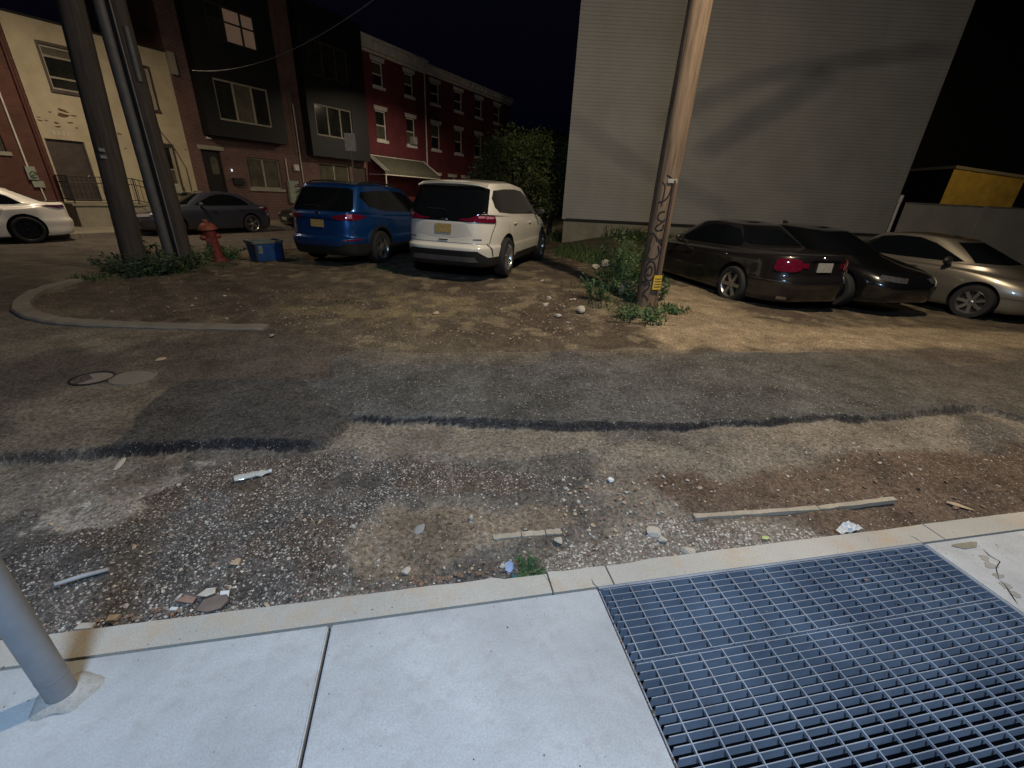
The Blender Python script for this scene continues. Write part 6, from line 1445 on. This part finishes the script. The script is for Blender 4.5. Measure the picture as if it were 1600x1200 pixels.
# a few mid-size rubble pieces: countable, each its own object
base = [stone_mesh(300 + k, .6, 1) for k in range(8)]
mats = [m_stoneA, m_stoneB, m_rust, m_stoneA]
for k, m in enumerate(base): m.materials.append(mats[k % 4])
rnd = random.Random(8); cnt = 0
RB = [((60, 560), (730, 950), 70, .006, .015, 'larger stone lying among the dark gravel', 'larger stones in the dark gravel'), ((560, 1300), (670, 760), 50, .005, .013, 'pale stone chip on the grey dirt below the tar edge', 'stone chips below the tar edge'),
      ((870, 1060), (735, 830), 110, .007, .019, 'pinkish rubble chip scattered on the brown dirt', 'rubble chips on the brown dirt'),
      ((700, 900), (780, 870), 30, .006, .014, 'pale chip around the short slab row', 'chips around the slab row'),
      ((560, 760), (860, 905), 18, .006, .013, 'small pale chip scattered between the tan dirt and the kerb', 'chips near the kerb leaves'),
      ((780, 900), (455, 512), 16, .02, .04, 'pale stone chip on the lot before the white SUV', 'stone chips before the white SUV'),
      ((1050, 1560), (690, 790), 24, .008, .018, 'brown clod on the dark dirt at right', 'clods on the dark dirt'),
      ((150, 400), (425, 500), 16, .015, .035, 'pale chip on the dark island dirt', 'chips on the corner island')]
for (xa, xb), (ya, yb), n, ra, rb, lab, grp in RB:
    for k in range(n):
        px, py = rnd.uniform(xa, xb), rnd.uniform(ya, yb); g = gp(px, py, -.12 if py > 600 else -.1); s = rnd.uniform(ra, rb)
        o = bpy.data.objects.new('rubble_chip', base[rnd.randrange(8)]); COL.objects.link(o); o.location = (g.x, g.y, surf(g.x, g.y) + s * .3); o.scale = (s * rnd.uniform(.8, 1.5), s, s * .8); o.rotation_euler = (rnd.uniform(-.4, .4), rnd.uniform(-.4, .4), rnd.uniform(0, 6.3)); tag(o, lab, 'rubble', grp)
# dry leaves
def leaf_mesh(seed):
    rnd = random.Random(seed); n = 9; vs = [(0, 0, 0.004)]
    for k in range(n * 2):
        a = math.pi * k / n; r = (1.0 if k % 2 == 0 else .55) * (1 + .3 * math.cos(a)) * rnd.uniform(.8, 1.1) * .75; vs.append((r * math.cos(a), r * .75 * math.sin(a), rnd.uniform(0, .35)))
    me = bpy.data.meshes.new('dry_leaf'); me.from_pydata(vs, [], [(0, k + 1, (k + 1) % (n * 2) + 1) for k in range(n * 2)]); me.materials.append(m_leafdry); return me
lm = [leaf_mesh(k) for k in range(5)]
LV = [((640, 780), (893, 914), 26, .016, .028, 'dry brown leaf in the row along the kerb left of the weed', 'dry leaves along the kerb'), ((890, 1000), (740, 800), 12, .014, .024, 'dry leaf among the pinkish rubble', 'dry leaves among the rubble'),
      ((1350, 1590), (700, 790), 14, .018, .030, 'dry leaf on the dark dirt at right', 'dry leaves on the dark dirt'), ((140, 300), (940, 985), 14, .014, .026, 'dark dry leaf in the gutter by the steel post', 'dry leaves by the steel post'), ((700, 760), (750, 830), 8, .012, .02, 'tan dry leaf by the egg shaped stone', 'dry leaves by the pale stone'), ((860, 1050), (800, 870), 8, .014, .022, 'dry leaf near the grate corner rubble', 'dry leaves near the grate corner')]
for (xa, xb), (ya, yb), n, ra, rb, lab, grp in LV:
    for k in range(n):
        px = rnd.uniform(xa, xb); py = rnd.uniform(ya, yb)
        if 'along the kerb' in lab: py = 985 - .1232 * px - rnd.uniform(1, 9)
        if 'steel post' in lab: py = 988 - .118 * px - rnd.uniform(2, 14)
        g = gp(px, py, -.12); s = rnd.uniform(ra, rb); g.y = max(g.y, 1.405)
        o = bpy.data.objects.new('dry_leaf', lm[rnd.randrange(5)]); COL.objects.link(o); o.location = (g.x, g.y, surf(g.x, g.y) + .008); o.scale = (s * 1.2, s, s); o.rotation_euler = (rnd.uniform(-.4, .4), rnd.uniform(-.4, .4), rnd.uniform(0, 6.3)); tag(o, lab, 'leaf', grp)
g = gp(1352, 907, 0); o = bpy.data.objects.new('dry_leaf', lm[0]); COL.objects.link(o); o.location = (g.x, g.y, .002); o.scale = (.02, .016, .015); tag(o, 'single orange leaf lying on the steel grate', 'leaf')
mb = MB(); mb.tube([(-.5, .12, .02), (-.1, .0, .02), (.5, -.2, .03)], [.01, .008, .004], 5); o = mb.build('twig', m_bark); g = gp(1000, 507, -.1); o.location = (g.x, g.y, gz(g.x, g.y)); tag(o, 'dark twig in front of the graffiti pole', 'twig')
# gravel: thousands of small stones, one object per spread
def pebbles(name, label, poly, n, smin, smax, seed, cols, dens=None, z=-.145, flat=None):
    rs = np.random.RandomState(seed); xs = [p[0] for p in poly]; ysx = [p[1] for p in poly]
    X = rs.uniform(min(xs), max(xs), n * 4); Y = rs.uniform(min(ysx), max(ysx), n * 4)
    w = (fbm(X, Y, .35, 3) - .5) * .25; keep = (sd_poly(X + w, Y + w, poly) < 0) & (Y > 1.40) & (fbm(X, Y, .22, 91) > dens if dens else True) & (sd_poly(X, Y, Z_ROAD) > .03) if z < -.12 else (sd_poly(X, Y, poly) < 0) & (fbm(X, Y, .3, 91) > (dens or 0))
    X, Y = X[keep][:n], Y[keep][:n]; n = len(X)
    S_ = smin + (smax - smin) * rs.rand(n) ** 3.0
    ob = np.array([(1, 0, 0), (0, 1, 0), (-1, 0, 0), (0, -1, 0), (.1, .05, 1), (.45, .45, .75)]); F = [(0, 1, 5), (1, 4, 5), (0, 5, 4), (1, 2, 4), (2, 3, 4), (3, 0, 4)]
    a = rs.rand(n) * 6.283; sx = rs.uniform(.7, 1.35, n); jit = rs.uniform(.75, 1.25, (n, 6, 3))
    L = ob[None] * jit; lx = (L[..., 0] * np.cos(a)[:, None] * sx[:, None] - L[..., 1] * np.sin(a)[:, None]) * S_[:, None]; ly = (L[..., 0] * np.sin(a)[:, None] * sx[:, None] + L[..., 1] * np.cos(a)[:, None]) * S_[:, None]; lz = L[..., 2] * S_[:, None] * .75
    zz = gh(X, Y) - (.06 if z < -.12 else 0) + ((fbm(X, Y, .5, 21) - .5) * .07 + (fbm(X, Y, .09, 5) - .5) * .030) - .002
    if flat is not None: zz = np.full(n, flat)
    V = np.stack([X[:, None] + lx, Y[:, None] + ly, zz[:, None] + lz], -1).reshape(-1, 3)
    Fa = (np.array(F)[None] + (np.arange(n) * 6)[:, None, None]).reshape(-1, 3)
    me = bpy.data.meshes.new(name); me.vertices.add(len(V)); me.vertices.foreach_set('co', V.ravel()); me.loops.add(Fa.size); me.loops.foreach_set('vertex_index', Fa.ravel().astype(np.int32)); me.polygons.add(len(Fa)); me.polygons.foreach_set('loop_start', (np.arange(len(Fa)) * 3).astype(np.int32)); me.update(calc_edges=True)
    c = np.array(cols)[rs.randint(0, len(cols), n)] * rs.uniform(.6, 1.25, (n, 1)); c4 = np.concatenate([np.repeat(c, 6, 0), np.ones((n * 6, 1))], 1)
    at = me.color_attributes.new('Col', 'FLOAT_COLOR', 'POINT'); at.data.foreach_set('color', c4.astype(np.float32).ravel())
    me.materials.append(m_peb); o = bpy.data.objects.new(name, me); COL.objects.link(o); return tag(o, label, 'gravel', kind='stuff')
m_peb, _n, _l, _b = newmat('pebbles'); _a = _n.new('ShaderNodeAttribute'); _a.attribute_name = 'Col'; _l.new(_a.outputs['Color'], _b.inputs['Base Color']); _b.inputs['Roughness'].default_value = .85
GC = [(.20, .185, .17), (.13, .118, .106), (.30, .275, .245), (.08, .073, .067), (.46, .43, .38), (.22, .17, .145), (.15, .125, .10)]
pebbles('gravel', 'loose dark grey gravel spread over the near dirt at left', Z_GRAV, 36000, .0018, .0095, 1, GC, .34)
pebbles('gravel', 'pale gravel along the kerb before the grate', Z_GRAV2, 9000, .0022, .012, 2, GC[:1] + GC[2:3] + GC[4:])
Z_ALL = pxpoly([(-300, 740), (500, 700), (900, 670), (1500, 650), (1700, 700), (1700, 800), (1100, 860), (500, 940), (-200, 1020)])
pebbles('gravel', 'sparse grit scattered over all the near dirt', Z_ALL, 30000, .0018, .0085, 3, GC, .36)
Z_K = [(-2.6, 1.40), (2.2, 1.40), (2.2, 1.56), (-2.6, 1.56)]
pebbles('gravel', 'grit gathered in the gutter along the near kerb', Z_K, 8000, .002, .010, 4, GC + [(.16, .07, .05)], .40)
Z_L = pxpoly([(420, 455), (700, 455), (900, 470), (1000, 520), (850, 540), (600, 540), (430, 505)])
pebbles('gravel', 'grit and small stones on the lot dirt before the SUVs', Z_L, 6500, .005, .018, 5, [(.20, .16, .11), (.12, .10, .07), (.30, .26, .20), (.09, .07, .05)], .3, z=-.1)
Z_I = pxpoly([(40, 470), (150, 440), (420, 425), (420, 500), (110, 498)])
pebbles('gravel', 'grit on the corner island dirt', Z_I, 2200, .004, .016, 6, [(.12, .09, .07), (.08, .06, .05), (.22, .18, .14)], .3, z=-.1)
pebbles('gravel', 'scattered grit along the kerb top and the slab joints', [(-2.4, 1.10), (3.6, 1.10), (3.6, 1.375), (-2.4, 1.375)], 260, .0012, .004, 7, GC, .45, z=0, flat=.001)
pebbles('gravel', 'dirt caught between the pavement slab and the grate', [(.700, .1), (.722, .1), (.722, 1.24), (.700, 1.24)], 260, .002, .007, 8, [(.10, .08, .06), (.05, .04, .035), (.14, .08, .05)], z=0, flat=-.012)
pebbles('gravel', 'grit lying in the grate frame and on its bars', [(.72, .95), (2.5, .95), (2.5, 1.235), (.72, 1.235)], 130, .0015, .004, 10, [(.10, .08, .06), (.2, .18, .15)], .4, z=0, flat=-.004)
pebbles('gravel', 'fine specks on the pale pavement slabs', [(-2.2, .2), (.68, .2), (.68, 1.22), (-2.2, 1.22)], 90, .0008, .0028, 9, [(.06, .055, .05), (.2, .17, .14)], z=0, flat=.001)
